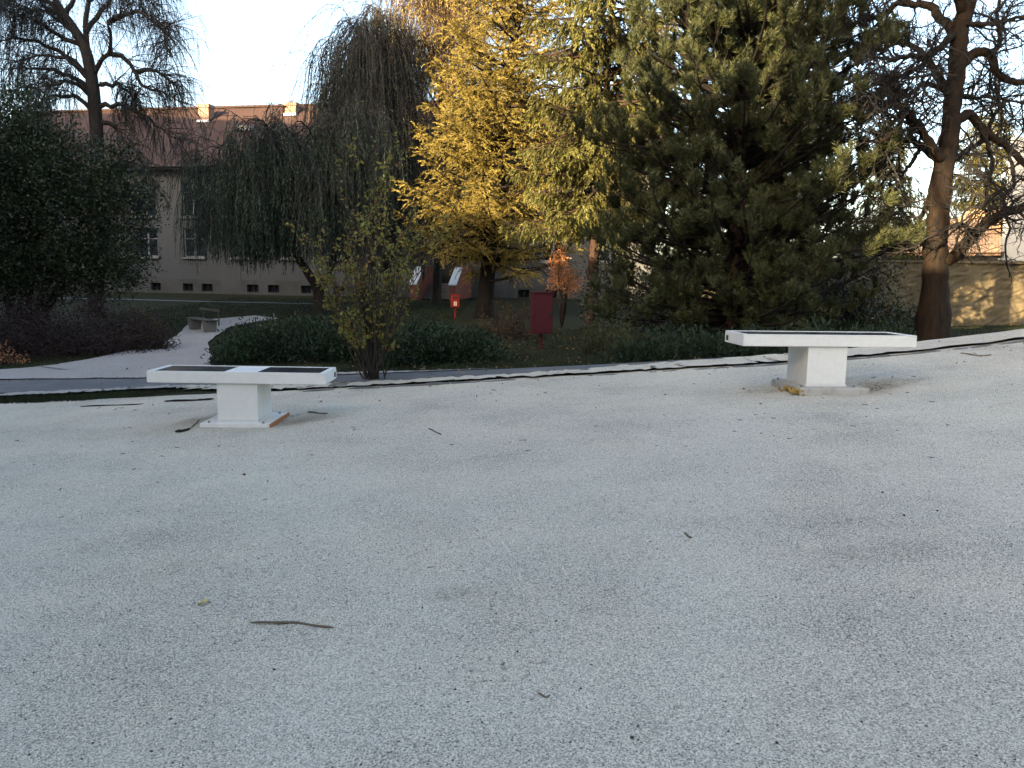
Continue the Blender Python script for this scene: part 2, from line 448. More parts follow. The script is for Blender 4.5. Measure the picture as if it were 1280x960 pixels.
# ---------------------------------------------------------------- the setting: ground sheets
def grid(xs, ys, zf):
    X, Y = np.meshgrid(xs, ys); Z = zf(X, Y)
    V = np.stack([X, Y, Z], -1).reshape(-1, 3); nx, ny = len(xs), len(ys)
    i = (np.arange(ny - 1)[:, None] * nx + np.arange(nx - 1)[None, :]).ravel()
    return V, np.stack([i, i + 1, i + nx + 1, i + nx], 1)

def lump(x, y, s, seed):
    r = np.random.default_rng(seed); o = 0
    for k in range(7):
        a = r.uniform(0, 6.28); f = s * r.uniform(0.6, 2.2)
        o = o + np.sin((x * math.cos(a) + y * math.sin(a)) * f + r.uniform(0, 6.28)) / 7
    return o

axx = np.unique(np.concatenate([np.linspace(-400, -40, 19), np.linspace(-40, -14, 27), np.linspace(-14, 14, 57), np.linspace(14, 45, 32), np.linspace(45, 400, 18)]))
axy = np.unique(np.concatenate([np.linspace(-300, -20, 12), np.linspace(-20, 8, 15), np.linspace(8, 20, 61), np.linspace(20, 60, 81), np.linspace(60, 600, 18)]))
build("ground", [grid(axx, axy, lambda X, Y: g(X, Y) - 0.3 * (1 - sm(9.7, 10.35, Y)) + 0.015 * lump(X, Y, 1.2, 3))], MAT["ground"], kind="structure", smooth=True)
PADS = []                     # level places dug out for the two tables: x, y, z
for px, dz in ((294.2, 0.545), (1039, 0.585)):
    q = P(px, 465 if px < 640 else 418.7, 8.0); PADS.append((q[0], q[1] + 0.27, q[2] - dz))
def zcourt(X, Y):
    Z = zg(X, Y) + 0.012 * lump(X, Y, 1.6, 5) + 0.004 * lump(X, Y, 9, 8)
    for (a, b, c) in PADS:
        w = 1 - sm(0.40, 0.85, np.hypot(X - a, (Y - b)))
        Z = Z * (1 - w) + (c - 0.012 + 0.006 * lump(X, Y, 12, 3)) * w
    return Z - 0.25 * sm(10.30, 10.42, Y)
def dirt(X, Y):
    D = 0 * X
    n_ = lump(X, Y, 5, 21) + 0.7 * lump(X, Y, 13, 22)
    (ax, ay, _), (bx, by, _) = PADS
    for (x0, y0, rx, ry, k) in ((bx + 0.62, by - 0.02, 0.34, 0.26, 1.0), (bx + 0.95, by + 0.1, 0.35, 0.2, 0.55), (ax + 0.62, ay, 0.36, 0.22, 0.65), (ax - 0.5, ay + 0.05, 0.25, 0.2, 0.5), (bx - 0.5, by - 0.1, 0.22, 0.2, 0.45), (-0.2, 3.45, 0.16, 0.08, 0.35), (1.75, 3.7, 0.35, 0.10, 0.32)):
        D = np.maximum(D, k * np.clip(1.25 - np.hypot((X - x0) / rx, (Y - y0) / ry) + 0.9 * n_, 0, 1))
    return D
cx = np.unique(np.concatenate([np.linspace(-26, -8, 37), np.linspace(-8, 8, 241), np.linspace(8, 26, 37)]))
cy = np.unique(np.concatenate([np.linspace(-24, 1.5, 26), np.linspace(1.5, 9.6, 136), np.linspace(9.6, 10.42, 28)]))
court = build("gravel_court", [grid(cx, cy, zcourt)], MAT["gravel"], kind="structure", smooth=True)
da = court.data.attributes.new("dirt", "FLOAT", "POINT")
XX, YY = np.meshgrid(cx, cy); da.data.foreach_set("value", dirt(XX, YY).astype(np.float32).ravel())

def ribbon(name, A, B, mat, lift, n=14, m=60, ragged=0.0, seed=1):
    A = catmull(A, m); B = catmull(B, m)
    r = np.random.default_rng(seed)
    t = np.linspace(0, 1, n)[None, :, None]
    if ragged:
        A = A + r.normal(0, ragged, A.shape); B = B + r.normal(0, ragged, B.shape)
    Q = A[:, None, :] * (1 - t) + B[:, None, :] * t
    V = np.stack([Q[..., 0], Q[..., 1], g(Q[..., 0], Q[..., 1]) + lift + 0.015 * lump(Q[..., 0], Q[..., 1], 1.2, 3)], -1).reshape(-1, 3)
    i = (np.arange(m - 1)[:, None] * n + np.arange(n - 1)[None, :]).ravel()
    return build(name, [(V, np.stack([i, i + 1, i + n + 1, i + n], 1))], mat, kind="structure", smooth=True)
ribbon("road", [(-22, 10.98), (-6, 10.98), (-3.4, 10.7), (-1, 10.5), (2.2, 10.7), (5, 11.2)], [(-22, 12.55), (-6, 12.45), (-3.4, 12.1), (-1, 12.05), (2.2, 11.9), (5, 11.8)], MAT["asphalt"], 0.018, 12, 200, 0.02)
ribbon("gravel_verge", [(-4.6, 10.80), (-3.6, 10.4), (-2, 10.24), (0.5, 10.24), (3, 10.24), (6, 10.24), (16, 10.24)], [(-4.6, 11.02), (-3.6, 10.78), (-2, 10.56), (0.5, 10.56), (3, 10.9), (6, 11.0), (16, 11.0)], MAT["gravel"], 0.034, 8, 200, 0.045)
ribbon("gravel_verge", [(-22, 10.80), (-9, 10.80), (-4.5, 10.80)], [(-22, 11.04), (-9, 11.04), (-4.5, 11.02)], MAT["path"], 0.040, 4, 160, 0.035)
ribbon("gravel_verge", [(-3.6, 12.05), (-2, 11.98), (0.4, 11.92)], [(-3.6, 12.5), (-2, 12.42), (0.4, 12.15)], MAT["path"], 0.034, 5, 60, 0.05)
pl = [(-60, 467), (30, 462), (80, 456), (130, 447), (213, 425), (240, 403), (262, 400), (320, 395.5)]
pr = [(-60, 477), (100, 475.5), (200, 473), (262, 462), (262, 430), (285, 411), (310, 405), (350, 399)]
ribbon("gravel_path", [G(*p)[:2] for p in pl], [G(*p)[:2] for p in pr], MAT["path"], 0.034, 24, 60, 0.03)
ribbon("far_path", [(-26, 37.6), (-14, 36.4), (-8, 35.2)], [(-26, 38.3), (-14, 37.0), (-8, 35.7)], MAT["asphalt"], 0.02, 4, 40)

# kerb of dark stones along the edge of the court
rng = np.random.default_rng(41)
kerb = tag(thing("kerb", None, None, (0, 10.14, 0)), kind="structure")
x = -2.7
while x < 9:
    w = rng.uniform(0.85, 1.05)
    if rng.random() < 0.86:
        z = 0
        n = 8
        xs = np.linspace(x, x + w - 0.015, n)
        yy = rng.normal(0, 0.006, n)
        top = zg(xs, 10.14) + 0.003 + rng.normal(0, 0.007, n) + rng.uniform(-0.014, 0.012)
        V, F = [], []
        for k in range(n):
            for (dy, dz) in ((-0.035, -0.12), (-0.032, 0), (0.032, 0.003), (0.035, -0.14)):
                V.append([xs[k], dy + yy[k], top[k] + dz])
        for k in range(n - 1):
            for j in range(3):
                F.append([k * 4 + j, k * 4 + j + 1, k * 4 + 5 + j, k * 4 + 4 + j])
        F.append([0, 3, 2, 1]); e = (n - 1) * 4; F.append([e, e + 1, e + 2, e + 3])
        build("kerb_stone", [(np.array(V), np.array(F))], MAT["kerb"], kerb)
    x += w

# ---------------------------------------------------------------- buildings
BA = np.array([-19.7, 45.0]); BROT = R(-10.6)
BU = np.array([math.cos(BROT), math.sin(BROT)]); BV = np.array([-BU[1], BU[0]])
BZ = 0.22
def wall_u(px, v=0.0):
    """where the picture column meets the front wall, as a length along the wall"""
    d = ray(px, 340)[:2]; o = BA + BV * v
    s = np.linalg.solve(np.array([[d[0], -BU[0]], [d[1], -BU[1]]]), o)
    return float(s[1]), float(s[0])
def wall_z(px, py, v=0.0):
    u, s = wall_u(px, v); return float(CAM[2] + ray(px, py)[2] * s - BZ)
bld = thing("long_house", "long pale two storey house with red tiled roof and brick chimneys behind the trees", "house", (BA[0], BA[1], BZ), BROT)
U0, U1, DEP = -13.0, 27.0, 12.4
EAVE, RIDGE, PL = 7.2, 11.15, 0.85
def wallgrid(u0, u1, z0, z1, holes, v0, thick):
    """front wall as boxes round the holes (u0,u1,z0,z1), which stay open"""
    us = sorted(set([u0, u1] + [h[0] for h in holes] + [h[1] for h in holes]))
    out = []
    for a, b in zip(us[:-1], us[1:]):
        hs = sorted([h for h in holes if h[0] <= a + 1e-6 and h[1] >= b - 1e-6], key=lambda h: h[2])
        z = z0
        for h in hs:
            if h[2] > z: out.append(box(a, b, v0, v0 + thick, z, h[2]))
            z = h[3]
        if z < z1: out.append(box(a, b, v0, v0 + thick, z, z1))
    return out
c243, _ = wall_u(243.5); bays = [c243 + 2.85 * k for k in range(-8, 12)]
du, _ = wall_u(557)
wins, bas = [], []
for b in bays:
    if b - 0.65 < U0 + 0.5 or b + 0.65 > U1 - 0.5: continue
    wins.append((b - 0.63, b + 0.63, 4.25, 6.15))
    if abs(b - du) > 1.35: wins.append((b - 0.63, b + 0.63, 2.05, 3.65))
door = (du - 0.62, du + 0.62, 0.88, 3.05)
for px, w in ((195, 0.6), (235, 0.62), (259, 0.66), (316, 0.68), (342, 0.66), (383, 0.6), (424, 0.6), (452, 0.6), (655, 0.6), (690, 0.6)):
    u, _ = wall_u(px); bas.append((u - w / 2, u + w / 2, 0.2, 0.62))
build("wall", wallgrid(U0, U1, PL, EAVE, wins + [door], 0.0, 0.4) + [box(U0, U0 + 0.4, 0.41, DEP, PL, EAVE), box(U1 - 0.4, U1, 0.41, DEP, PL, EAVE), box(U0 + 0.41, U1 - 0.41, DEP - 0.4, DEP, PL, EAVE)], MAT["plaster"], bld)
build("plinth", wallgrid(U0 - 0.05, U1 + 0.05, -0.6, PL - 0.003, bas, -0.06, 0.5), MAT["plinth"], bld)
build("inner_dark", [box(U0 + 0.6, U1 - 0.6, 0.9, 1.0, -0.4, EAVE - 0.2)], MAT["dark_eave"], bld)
for (a, b, z0, z1) in wins:
    w = build("window", [box(a, b, 0.14, 0.2, z0, z0 + 0.08), box(a, b, 0.14, 0.2, z1 - 0.08, z1), box(a, a + 0.07, 0.14, 0.2, z0 + 0.081, z1 - 0.081), box(b - 0.07, b, 0.14, 0.2, z0 + 0.081, z1 - 0.081), box((a + b) / 2 - 0.05, (a + b) / 2 + 0.05, 0.137, 0.203, z0 + 0.081, z1 - 0.081), box(a + 0.071, b - 0.071, 0.15, 0.19, z1 - 0.62, z1 - 0.56)], MAT["frame"], bld)
    build("pane", [box(a + 0.07, b - 0.07, 0.166, 0.174, z0 + 0.08, z1 - 0.08)], MAT["pane"], w)
    build("sill", [box(a - 0.1, b + 0.1, -0.12, 0.13, z0 - 0.09, z0 - 0.003)], MAT["concrete"], w)
for (a, b, z0, z1) in bas:
    w = build("basement_window", [box(a, b, 0.1, 0.15, z0, z0 + 0.04), box(a, b, 0.1, 0.15, z1 - 0.04, z1), box((a + b) / 2 - 0.02, (a + b) / 2 + 0.02, 0.103, 0.147, z0 + 0.041, z1 - 0.041)], MAT["darkwood"], bld)
    build("pane", [box(a, b, 0.16, 0.17, z0, z1)], MAT["pane"], w)
dd = build("door", [box(door[0], door[1], 0.2, 0.27, door[2], door[3])], MAT["darkwood"], bld)
build("handle", [box(du + 0.42, du + 0.46, 0.13, 0.2, 1.85, 2.0)], MAT["black"], dd)
# roof: two slopes with an eave, ridge cap
ov = 0.55
def roof_slab(v_e, z_e, v_r, z_r, u0, u1, th=0.14):
    """front/back slope as a slab in its own frame (x along, y up the slope) so that tiles follow it"""
    L = math.hypot(v_r - v_e, z_r - z_e)
    return L, math.atan2(z_r - z_e, abs(v_r - v_e))
sl = (RIDGE - EAVE) / (DEP / 2)
L, an = roof_slab(-ov, EAVE - ov * sl, DEP / 2, RIDGE, U0, U1)
def slope(front):
    n = 40; m = 26
    xs = np.linspace(U0 - 0.4, U1 + 0.4, n * 4); ys = np.linspace(0, L, m)
    V, F = grid(xs, ys, lambda X, Y: 0.025 * lump(X, Y, 0.8, 9) + 0.02 * np.sin(X * 2.3) * np.sin(Y * 1.1))
    V2, F2 = V.copy(), F[:, ::-1]; V2[:, 2] = -0.14
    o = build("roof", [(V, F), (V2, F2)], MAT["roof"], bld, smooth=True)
    if front:
        o.location = (0, -ov, EAVE - ov * sl + 0.1); o.rotation_euler = (an, 0, 0)
    else:
        o.location = (U0 + U1, DEP + ov, EAVE - ov * sl + 0.1); o.rotation_euler = (an, 0, math.pi)
    return o
roof = slope(True); slope(False)
rc = []
xx = U0 - 0.4
while xx < U1 + 0.3:
    a = np.linspace(0, math.pi, 7)
    V = np.array([[xx + s * 0.44, DEP / 2 - math.cos(t) * (0.17 - 0.02 * s), RIDGE + 0.08 + math.sin(t) * (0.16 - 0.02 * s)] for s in (0, 1) for t in a])
    rc.append((V, np.array([[i, i + 1, i + 8, i + 7] for i in range(6)]))); xx += 0.4
build("ridge_tiles", rc, MAT["roof"], bld, kind="stuff")
for ga, gb in ((U0 + 0.02, U0 + 0.35), (U1 - 0.35, U1 - 0.02)):
    build("gable", [(np.array([[u, v, z] for u in (ga, gb) for (v, z) in ((0, EAVE), (DEP, EAVE), (DEP / 2, RIDGE - 0.05))]), np.array([[0, 1, 2], [3, 5, 4]]))], MAT["plaster"], bld)
build("eave_board", [box(U0 - 0.4, U1 + 0.4, -ov - 0.02, 0.0 - 0.004, EAVE - ov * sl - 0.12, EAVE - ov * sl - 0.03)], MAT["dark_eave"], bld)
gx = np.linspace(U0 - 0.4, U1 + 0.4, 2)
build("gutter", [tubes(np.array([[[a, -ov - 0.09, EAVE - ov * sl + 0.02] for a in gx]]), np.full((1, 2), 0.07), 8)], MAT["dark_eave"], bld)
for px, v, top, w in ((265, DEP / 2 - 1.5, 131, 0.66), (370.5, DEP / 2 - 0.9, 129, 0.66), (560, DEP / 2 - 1, 120, 0.6)):
    u, s = wall_u(px, v); zt = wall_z(px, top, v)
    zb = EAVE + v * sl - 0.3
    if px == 560: zt = RIDGE + 1.2
    c = build("chimney", [box(u - w / 2, u + w / 2, v - 0.32, v + 0.32, zb, zt - 0.2)], MAT["brick"], bld)
    build("cap", [box(u - w / 2 - 0.06, u + w / 2 + 0.06, v - 0.38, v + 0.38, zt - 0.199, zt - 0.08), box(u - w / 2 - 0.02, u + w / 2 + 0.02, v - 0.34, v + 0.34, zt - 0.079, zt)], MAT["brick"], c)
    build("flashing", [box(u - w / 2 - 0.06, u + w / 2 + 0.06, v - 0.48, v - 0.33, zb + 0.16, zb + 0.3)], MAT["cap"], c)
uh, _ = wall_u(316, 3.6)
sk_ = build("skylight", [box(uh - 0.4, uh + 0.4, 3.0, 3.9, EAVE + 3.0 * sl + 0.22, EAVE + 3.0 * sl + 0.5)], MAT["concrete"], bld)
# entrance: cheek walls and steps
for px0 in (520, 570):
    u, s = wall_u(px0, -3.2)
    prof = [(-3.2, -0.5), (-0.07, -0.5), (-0.07, 1.72), (-1.3, 1.72), (-2.05, 1.62), (-3.2, 0.82)]
    cw = build("cheek_wall", prism([(a, b) for a, b in prof][::-1], u - 0.32, u), MAT["cheek"], bld)
    cap = [(-3.24, 0.80), (-2.05, 1.625), (-2.05, 1.69), (-3.24, 0.87)]
    build("cap", prism(cap[::-1], u - 0.36, u + 0.03), MAT["cap"], cw)
ul, _ = wall_u(520, -3.2); ur, _ = wall_u(570, -3.2)
build("steps", [box(ul + 0.01, ur - 0.33, -0.9 - 0.34 * k, -0.08, -0.5, 0.86 - 0.17 * k) for k in range(6)], MAT["concrete"], bld)

# retaining wall at the right, its terrace, the houses on it
WY = 22.0
def wz(x): return 2.10 + 0.0 * x
rw = thing("retaining_wall", "rough sunlit stone retaining wall behind the bare tree at the right", "wall", (15, WY, 0))
nx, nz = 150, 26
xs = np.linspace(8.6, 30, nx); tt = np.linspace(0, 1, nz)
X, T = np.meshgrid(xs, tt); Z0 = g(X, WY) - 0.3
rr = np.random.default_rng(4)
Y = WY + 0.10 * T + 0.05 * lump(X * 1.0, T * 4, 3.0, 12) + rr.normal(0, 0.018, X.shape) + 0.03 * lump(X, T * 5, 7, 3)
Z = Z0 + (wz(X) - Z0) * T + (0.03 * lump(X, T, 2, 5)) * (T > 0.99)
V = np.stack([X, Y, Z], -1).reshape(-1, 3)
i = (np.arange(nz - 1)[:, None] * nx + np.arange(nx - 1)[None, :]).ravel()
build("face", [(V, np.stack([i, i + 1, i + nx + 1, i + nx], 1))], MAT["wallstone"], rw, world_pts=True)
build("core", [box(8.6, 30, WY + 0.3, WY + 0.6, 0, 2.04)], MAT["wallstone"], rw, world_pts=True)
build("return_wall", [box(8.6, 9.0, WY + 0.61, 60, 0, 2.06)], MAT["wallstone"], rw, world_pts=True)
cop = []
xx = 8.6
while xx < 30:
    w = rr.uniform(0.5, 0.8)
    o = build("coping_stone", [box(xx, xx + w - 0.02, WY + 0.02 + rr.uniform(-0.03, 0.03), WY + 0.5, 2.085, 2.145 + rr.uniform(-0.015, 0.015))], MAT["wallstone"], rw, world_pts=True)
    xx += w
tx = np.linspace(8.7, 80, 60); ty = np.linspace(WY + 0.5, 130, 60)
def zt_(X, Y): return 2.12 + 0.018 * np.clip(Y - 22, 0, 30) + 0.02 * lump(X, Y, 1.0, 7)
build("terrace", [grid(tx, ty, zt_)], MAT["ground"], kind="structure", smooth=True)

# low house with orange roof
A0 = P(1118, 320, 35.0); A1 = P(1248, 322, 33.2)
lo = thing("orange_roof_house", "low house with sunlit orange tiled roof above the stone wall", "house", (A0[0], A0[1], 2.3), math.atan2(A1[1] - A0[1], A1[0] - A0[0]))
LW = float(np.linalg.norm(A1[:2] - A0[:2])); ZL = float(P(1240, 316, 33.2)[2] - 2.3)
build("wall", [box(0, LW, 0, 6, -0.4, ZL + 0.1)], MAT["dark_eave"], lo)
# mono slope with a stepped left end: low strip left of the tree, high part right
def rect_slab(name, pts_low, pts_high, mat, parent, th=0.12):
    V = np.array(pts_low + pts_high); V2 = V.copy(); V2[:, 2] -= th
    n = len(V) // 2
    F = [[i, i + 1, n + i + 1, n + i] for i in range(n - 1)]
    return build(name, [(V, np.array(F)), (V2, np.array(F)[:, ::-1])], mat, parent)
def up(px, py, Yd):   # roof point as local coords
    p = P(px, py, Yd); a = -lo.rotation_euler[2]; d = p - np.array(lo.location)
    return [d[0] * math.cos(a) - d[1] * math.sin(a), d[0] * math.sin(a) + d[1] * math.cos(a), d[2]]
hs = 3.6
lr = LW / 130.0
def lx(px): return (px - 1118) * lr
roof_l = [[lx(1112), -0.3, ZL], [lx(1170), -0.3, ZL], [lx(1188), -0.3, ZL], [lx(1210), -0.3, ZL], [lx(1250), -0.3, ZL]]
roof_h = [[lx(1112), 0.9, ZL + 0.62], [lx(1170), 0.9, ZL + 0.62], [lx(1172), 1.7, ZL + 1.05], [lx(1211), 3.2, ZL + 2.0], [lx(1250), 3.2, ZL + 2.02]]
o = rect_slab("roof", roof_l, roof_h, MAT["roof2"], lo)
build("back_wall", [box(lx(1112), lx(1172), 0.95, 1.1, 0, ZL + 0.5)], MAT["block_render"], lo)
build("back_wall", [box(lx(1180), lx(1249), 3.25, 3.4, 0, ZL + 1.6)], MAT["block_render"], lo)
build("verge_board", [box(lx(1250) + 0.02, lx(1250) + 0.12, -0.32, 3.2, ZL - 0.15, ZL + 0.05)], MAT["darkwood"], lo)
# grey house, lower wall shaded by the added tower, upper storey coloured as sunlit
C0 = P(1249, 327, 34.0)
gh = thing("grey_house", "tall grey house at the right edge above the stone wall, sunlit only at the top", "house", (C0[0], C0[1], 2.3), R(-34))
GH = float(P(1250, 172, 34)[2] - 2.3); GT = float(P(1270, 104, 34)[2] - 2.3)
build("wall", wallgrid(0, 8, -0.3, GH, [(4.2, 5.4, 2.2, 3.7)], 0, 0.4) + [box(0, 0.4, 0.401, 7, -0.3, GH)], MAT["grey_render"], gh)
build("upper_storey", wallgrid(0.55, 8, GH + 0.002, GT, [(2.2, 3.4, GH + 0.5, GH + 1.8)], 0.12, 0.4), MAT["sunlit_render"], gh)
for (a, b, z0, z1, v) in ((4.2, 5.4, 2.2, 3.7, 0), (2.2, 3.4, GH + 0.5, GH + 1.8, 0.12)):
    w = build("window", [box(a, b, v + 0.2, v + 0.25, z0, z0 + 0.08), box(a, b, v + 0.2, v + 0.25, z1 - 0.08, z1), box((a + b) / 2 - 0.05, (a + b) / 2 + 0.05, v + 0.2, v + 0.25, z0 + 0.081, z1 - 0.081)], MAT["frame"], gh)
    build("pane", [box(a, b, v + 0.26, v + 0.27, z0, z1)], MAT["pane"], w)
build("roof", [box(0.35, 8.2, -0.1, 7.2, GT + 0.002, GT + 0.16)], MAT["dark_eave"], gh)

# added unseen blocks left of and behind the viewer: they keep the low sun off the court
SA = np.array([math.sin(R(SUN_AZ - 180)), math.cos(R(SUN_AZ - 180))])   # the way the light travels
SQ = np.array([SA[1], -SA[0]])
def block(q0, q1, zc, label, storeys, s=-10.0):
    tn = math.tan(R(SUN_EL)); H = zc - s * tn
    p = SQ * q0 + SA * s
    t = thing("unseen_shade_block", label, "building", (p[0], p[1], -1.0), math.atan2(SQ[1], SQ[0]), "unseen blocks added for shade")
    Wd = q1 - q0 - 0.002; H += 1.0
    holes = []; st = H / storeys
    n = max(1, int(Wd / 3.2))
    for k in range(storeys):
        for j in range(n):
            c = Wd * (j + 0.5) / n; holes.append((c - 0.6, c + 0.6, k * st + 1.0, k * st + min(2.5, st - 0.3)))
    build("wall", wallgrid(0, Wd, 0, H - 0.15, holes, -0.3, 0.3) + [box(0, 0.3, -9.7, -0.301, 0, H - 0.15), box(Wd - 0.3, Wd, -9.7, -0.301, 0, H - 0.15), box(0, Wd, -10, -9.701, 0, H - 0.15)], MAT["block_render"], t)
    for h in holes:
        w = build("window", [box(h[0], h[1], -0.2, -0.15, h[2], h[2] + 0.07), box(h[0], h[1], -0.2, -0.15, h[3] - 0.07, h[3]), box((h[0] + h[1]) / 2 - 0.04, (h[0] + h[1]) / 2 + 0.04, -0.2, -0.15, h[2] + 0.071, h[3] - 0.071)], MAT["frame"], t)
        build("pane", [box(h[0], h[1], -0.24, -0.22, h[2], h[3])], MAT["pane"], w)
    build("roof", [box(-0.1, Wd + 0.1, -10.2, 0.3, H - 0.149, H)], MAT["dark_eave"], t)
block(-62, -21.5, 17.0, "long tall unseen block added for shade beyond the left edge", 6)
block(-21.5, -15.5, 8.2, "narrow unseen block added for shade next to the long tall one", 3)
block(-15.5, -11.0, 6.5, "lowest unseen block added for shade in the middle of the row", 2)
block(-11.0, -5.0, 8.6, "taller unseen block added for shade behind the viewer", 4)
block(-5.0, 14, 6.1, "wide low unseen block added for shade behind the viewer", 3)
block(-6.1, -5.0, 17.6, "narrow unseen tower added to shade the wall of the grey house", 6, -9.5)  # added tower, never in view, keeps the sun off the grey house

# ---------------------------------------------------------------- trees
def crown_tree_trunk(pts, radii, sides=10, K=18):
    C = catmull(pts, K)[None]; rr_ = np.interp(np.linspace(0, 1, K), np.linspace(0, 1, len(radii)), radii)[None]
    rr_ = rr_.copy(); rr_[0, 0] *= 1.35
    return C, tubes(C, rr_, sides)

def conifer(name, label, base, top, r0, prof, n_br, mats, rng, kind="spruce", zmin=0.8, lean=(0, 0), dens=1.0, zcut=1e9, group=None, droop=0.1, squash=1.0):
    """tiers of boughs on a straight trunk; prof(t) gives the bough length at relative height t"""
    bark, leaf = mats
    t_ = thing(name, label, "tree", base, group=group)
    H = top - base[2]
    tp = np.array([base + np.array([lean[0] * s, lean[1] * s, H * s]) for s in np.linspace(0, 1, 6)])
    tp[1:, :2] += rng.normal(0, 0.04, (5, 2)); tp[0, 2] -= 0.2
    C, tg = crown_tree_trunk(tp, [r0, r0 * 0.8, r0 * 0.6, r0 * 0.4, r0 * 0.2, 0.02])
    build("trunk", [tg], bark, t_, smooth=True, world_pts=True)
    zr = (zmin - base[2]) / H
    t = zr + (0.985 - zr) * np.sort(rng.uniform(0, 1, n_br) ** 1.05)
    P0, _ = sample(C, np.zeros(n_br, int), t)
    az = np.arange(n_br) * 2.399 + rng.normal(0, 0.25, n_br)
    Ls = np.array([prof(q) for q in t]) * rng.uniform(0.72 if kind != "pine" else 0.5, 1.12, n_br)
    if kind == "pine": up0, ge = 0.25, 0.14
    else: up0, ge = (0.10 if kind == "larch" else 0.02), 0.10
    D = np.stack([np.cos(az), np.sin(az) * squash, up0 + 0.55 * (t - 0.3) + rng.normal(0, 0.08, n_br)], 1)
    K = 8
    B = grow(P0, D, Ls, K, rng, 0.07, (0, 0, 1), -droop, ge)
    bt = [tubes(B, taper(n_br, K, 0.018 + 0.012 * Ls, 0.006), 4)]
    lf = []
    if kind == "pine":
        # puffs: short side branches that each end in a fan of bottle brush shoots
        m = int(8 * dens) * n_br
        idx = rng.integers(0, n_br, m); keep = rng.random(m) < np.clip(Ls[idx] / Ls.max(), 0.45, 1); idx = idx[keep]; m = len(idx)
        tt_ = rng.uniform(0.08, 1, m) ** 0.75
        p, T = sample(B, idx, tt_)
        SB_ = grow(p, nrm(T * 0.7 + perp(T, rng) * 0.8 + np.array([0, 0, 0.15])), rng.uniform(0.1, 0.6, m) * (1.15 - 0.6 * tt_), 4, rng, 0.1, (0, 0, 1), 0.1, 0.3)
        bt.append(tubes(SB_, taper(m, 4, 0.011, 0.007), 4))
        f_ = 7
        tip = np.repeat(SB_[:, -1], f_, 0); td = np.repeat(nrm(SB_[:, -1] - SB_[:, -2]), f_, 0); ms = m * f_
        S = grow(tip, nrm(td * 0.75 + rdir(ms, rng) * 0.75 + np.array([0, 0, 0.45])), rng.uniform(0.16, 0.36, ms), 4, rng, 0.06, (0, 0, 1), 0.15, 0.3)
        bt.append(tubes(S, taper(ms, 4, 0.006, 0.004), 3))
        nn = int(38 * dens)
        ii = np.repeat(np.arange(ms), nn)
        q, TT = sample(S, ii, rng.uniform(0.05, 1.0, ms * nn) ** 0.8)
        nd = nrm(TT * rng.uniform(0.5, 1.2, (len(q), 1)) + perp(TT, rng) * 0.8)
        lf.append(needles(q, nd, rng.uniform(0.08, 0.14, len(q)), 0.016, rng))
    else:
        m = int((34 if kind == "larch" else 34) * dens) * n_br
        idx = rng.integers(0, n_br, m); keep = rng.random(m) < np.clip(Ls[idx] / Ls.max(), 0.2, 1); idx = idx[keep]; m = len(idx)
        tt_ = rng.uniform(0.12, 1, m)
        p, T = sample(B, idx, tt_)
        side = np.stack([-T[:, 1], T[:, 0], np.zeros(m)], 1) * rng.choice([-1, 1], m)[:, None]
        if kind == "larch":
            sd = nrm(T * 0.55 + side * 0.7 + rng.normal(0, 0.25, (m, 3)))
            S = grow(p, sd, rng.uniform(0.35, 1.05, m) * (1.1 - 0.55 * tt_), 6, rng, 0.10, (0, 0, -1), 0.20, 0.06)
        else:
            sd = nrm(T * 0.5 + side * 0.6 + rng.normal(0, 0.2, (m, 3)) + np.array([0, 0, -0.35]))
            S = grow(p, sd, rng.uniform(0.25, 0.8, m) * (1.15 - 0.55 * tt_), 6, rng, 0.09, (0, 0, -1), 0.30, 0.2)
        bt.append(tubes(S, taper(m, 6, 0.007, 0.003), 3))
        nn = int((40 if kind == "larch" else 36) * dens)
        ii = np.repeat(np.arange(m), nn)
        q, TT = sample(S, ii, rng.uniform(0.05, 1, len(ii)))
        k = len(ii)
        if kind == "larch":
            nd = nrm(TT * 1.1 + rdir(k, rng) * 0.6)
            lf.append(leaves(q, nd, rng.uniform(0.05, 0.11, k), rng.uniform(0.012, 0.022, k), rng))
        else:
            nd = nrm(TT * 1.1 + rdir(k, rng) * 0.55)
            lf.append(leaves(q, nd, rng.uniform(0.07, 0.14, k), rng.uniform(0.02, 0.034, k), rng))
    build("boughs", bt, MAT["bark_black"] if kind != "spruce" else bark, t_, smooth=True, world_pts=True)
    build("foliage", lf, leaf, t_, kind="stuff", world_pts=True)
    return t_

# big dark pine in front
rng = np.random.default_rng(7)
pb = on(915, 17.0)
def pine_prof(t):
    z = t * 9.6
    return float(np.interp(z, [0, 0.3, 1.6, 3.2, 4.6, 5.6, 6.6, 8.0, 9.6], [2.8, 3.1, 3.35, 3.25, 2.95, 2.55, 2.15, 1.4, 0.3]))
conifer("pine_tree", "big dark green pine with long needles and sunlit top behind the right table", pb, pb[2] + 9.6, 0.2, pine_prof, 480, (MAT["bark_pine"], MAT["pine"]), rng, "pine", zmin=pb[2] + 0.35, dens=1.15, droop=0.05)
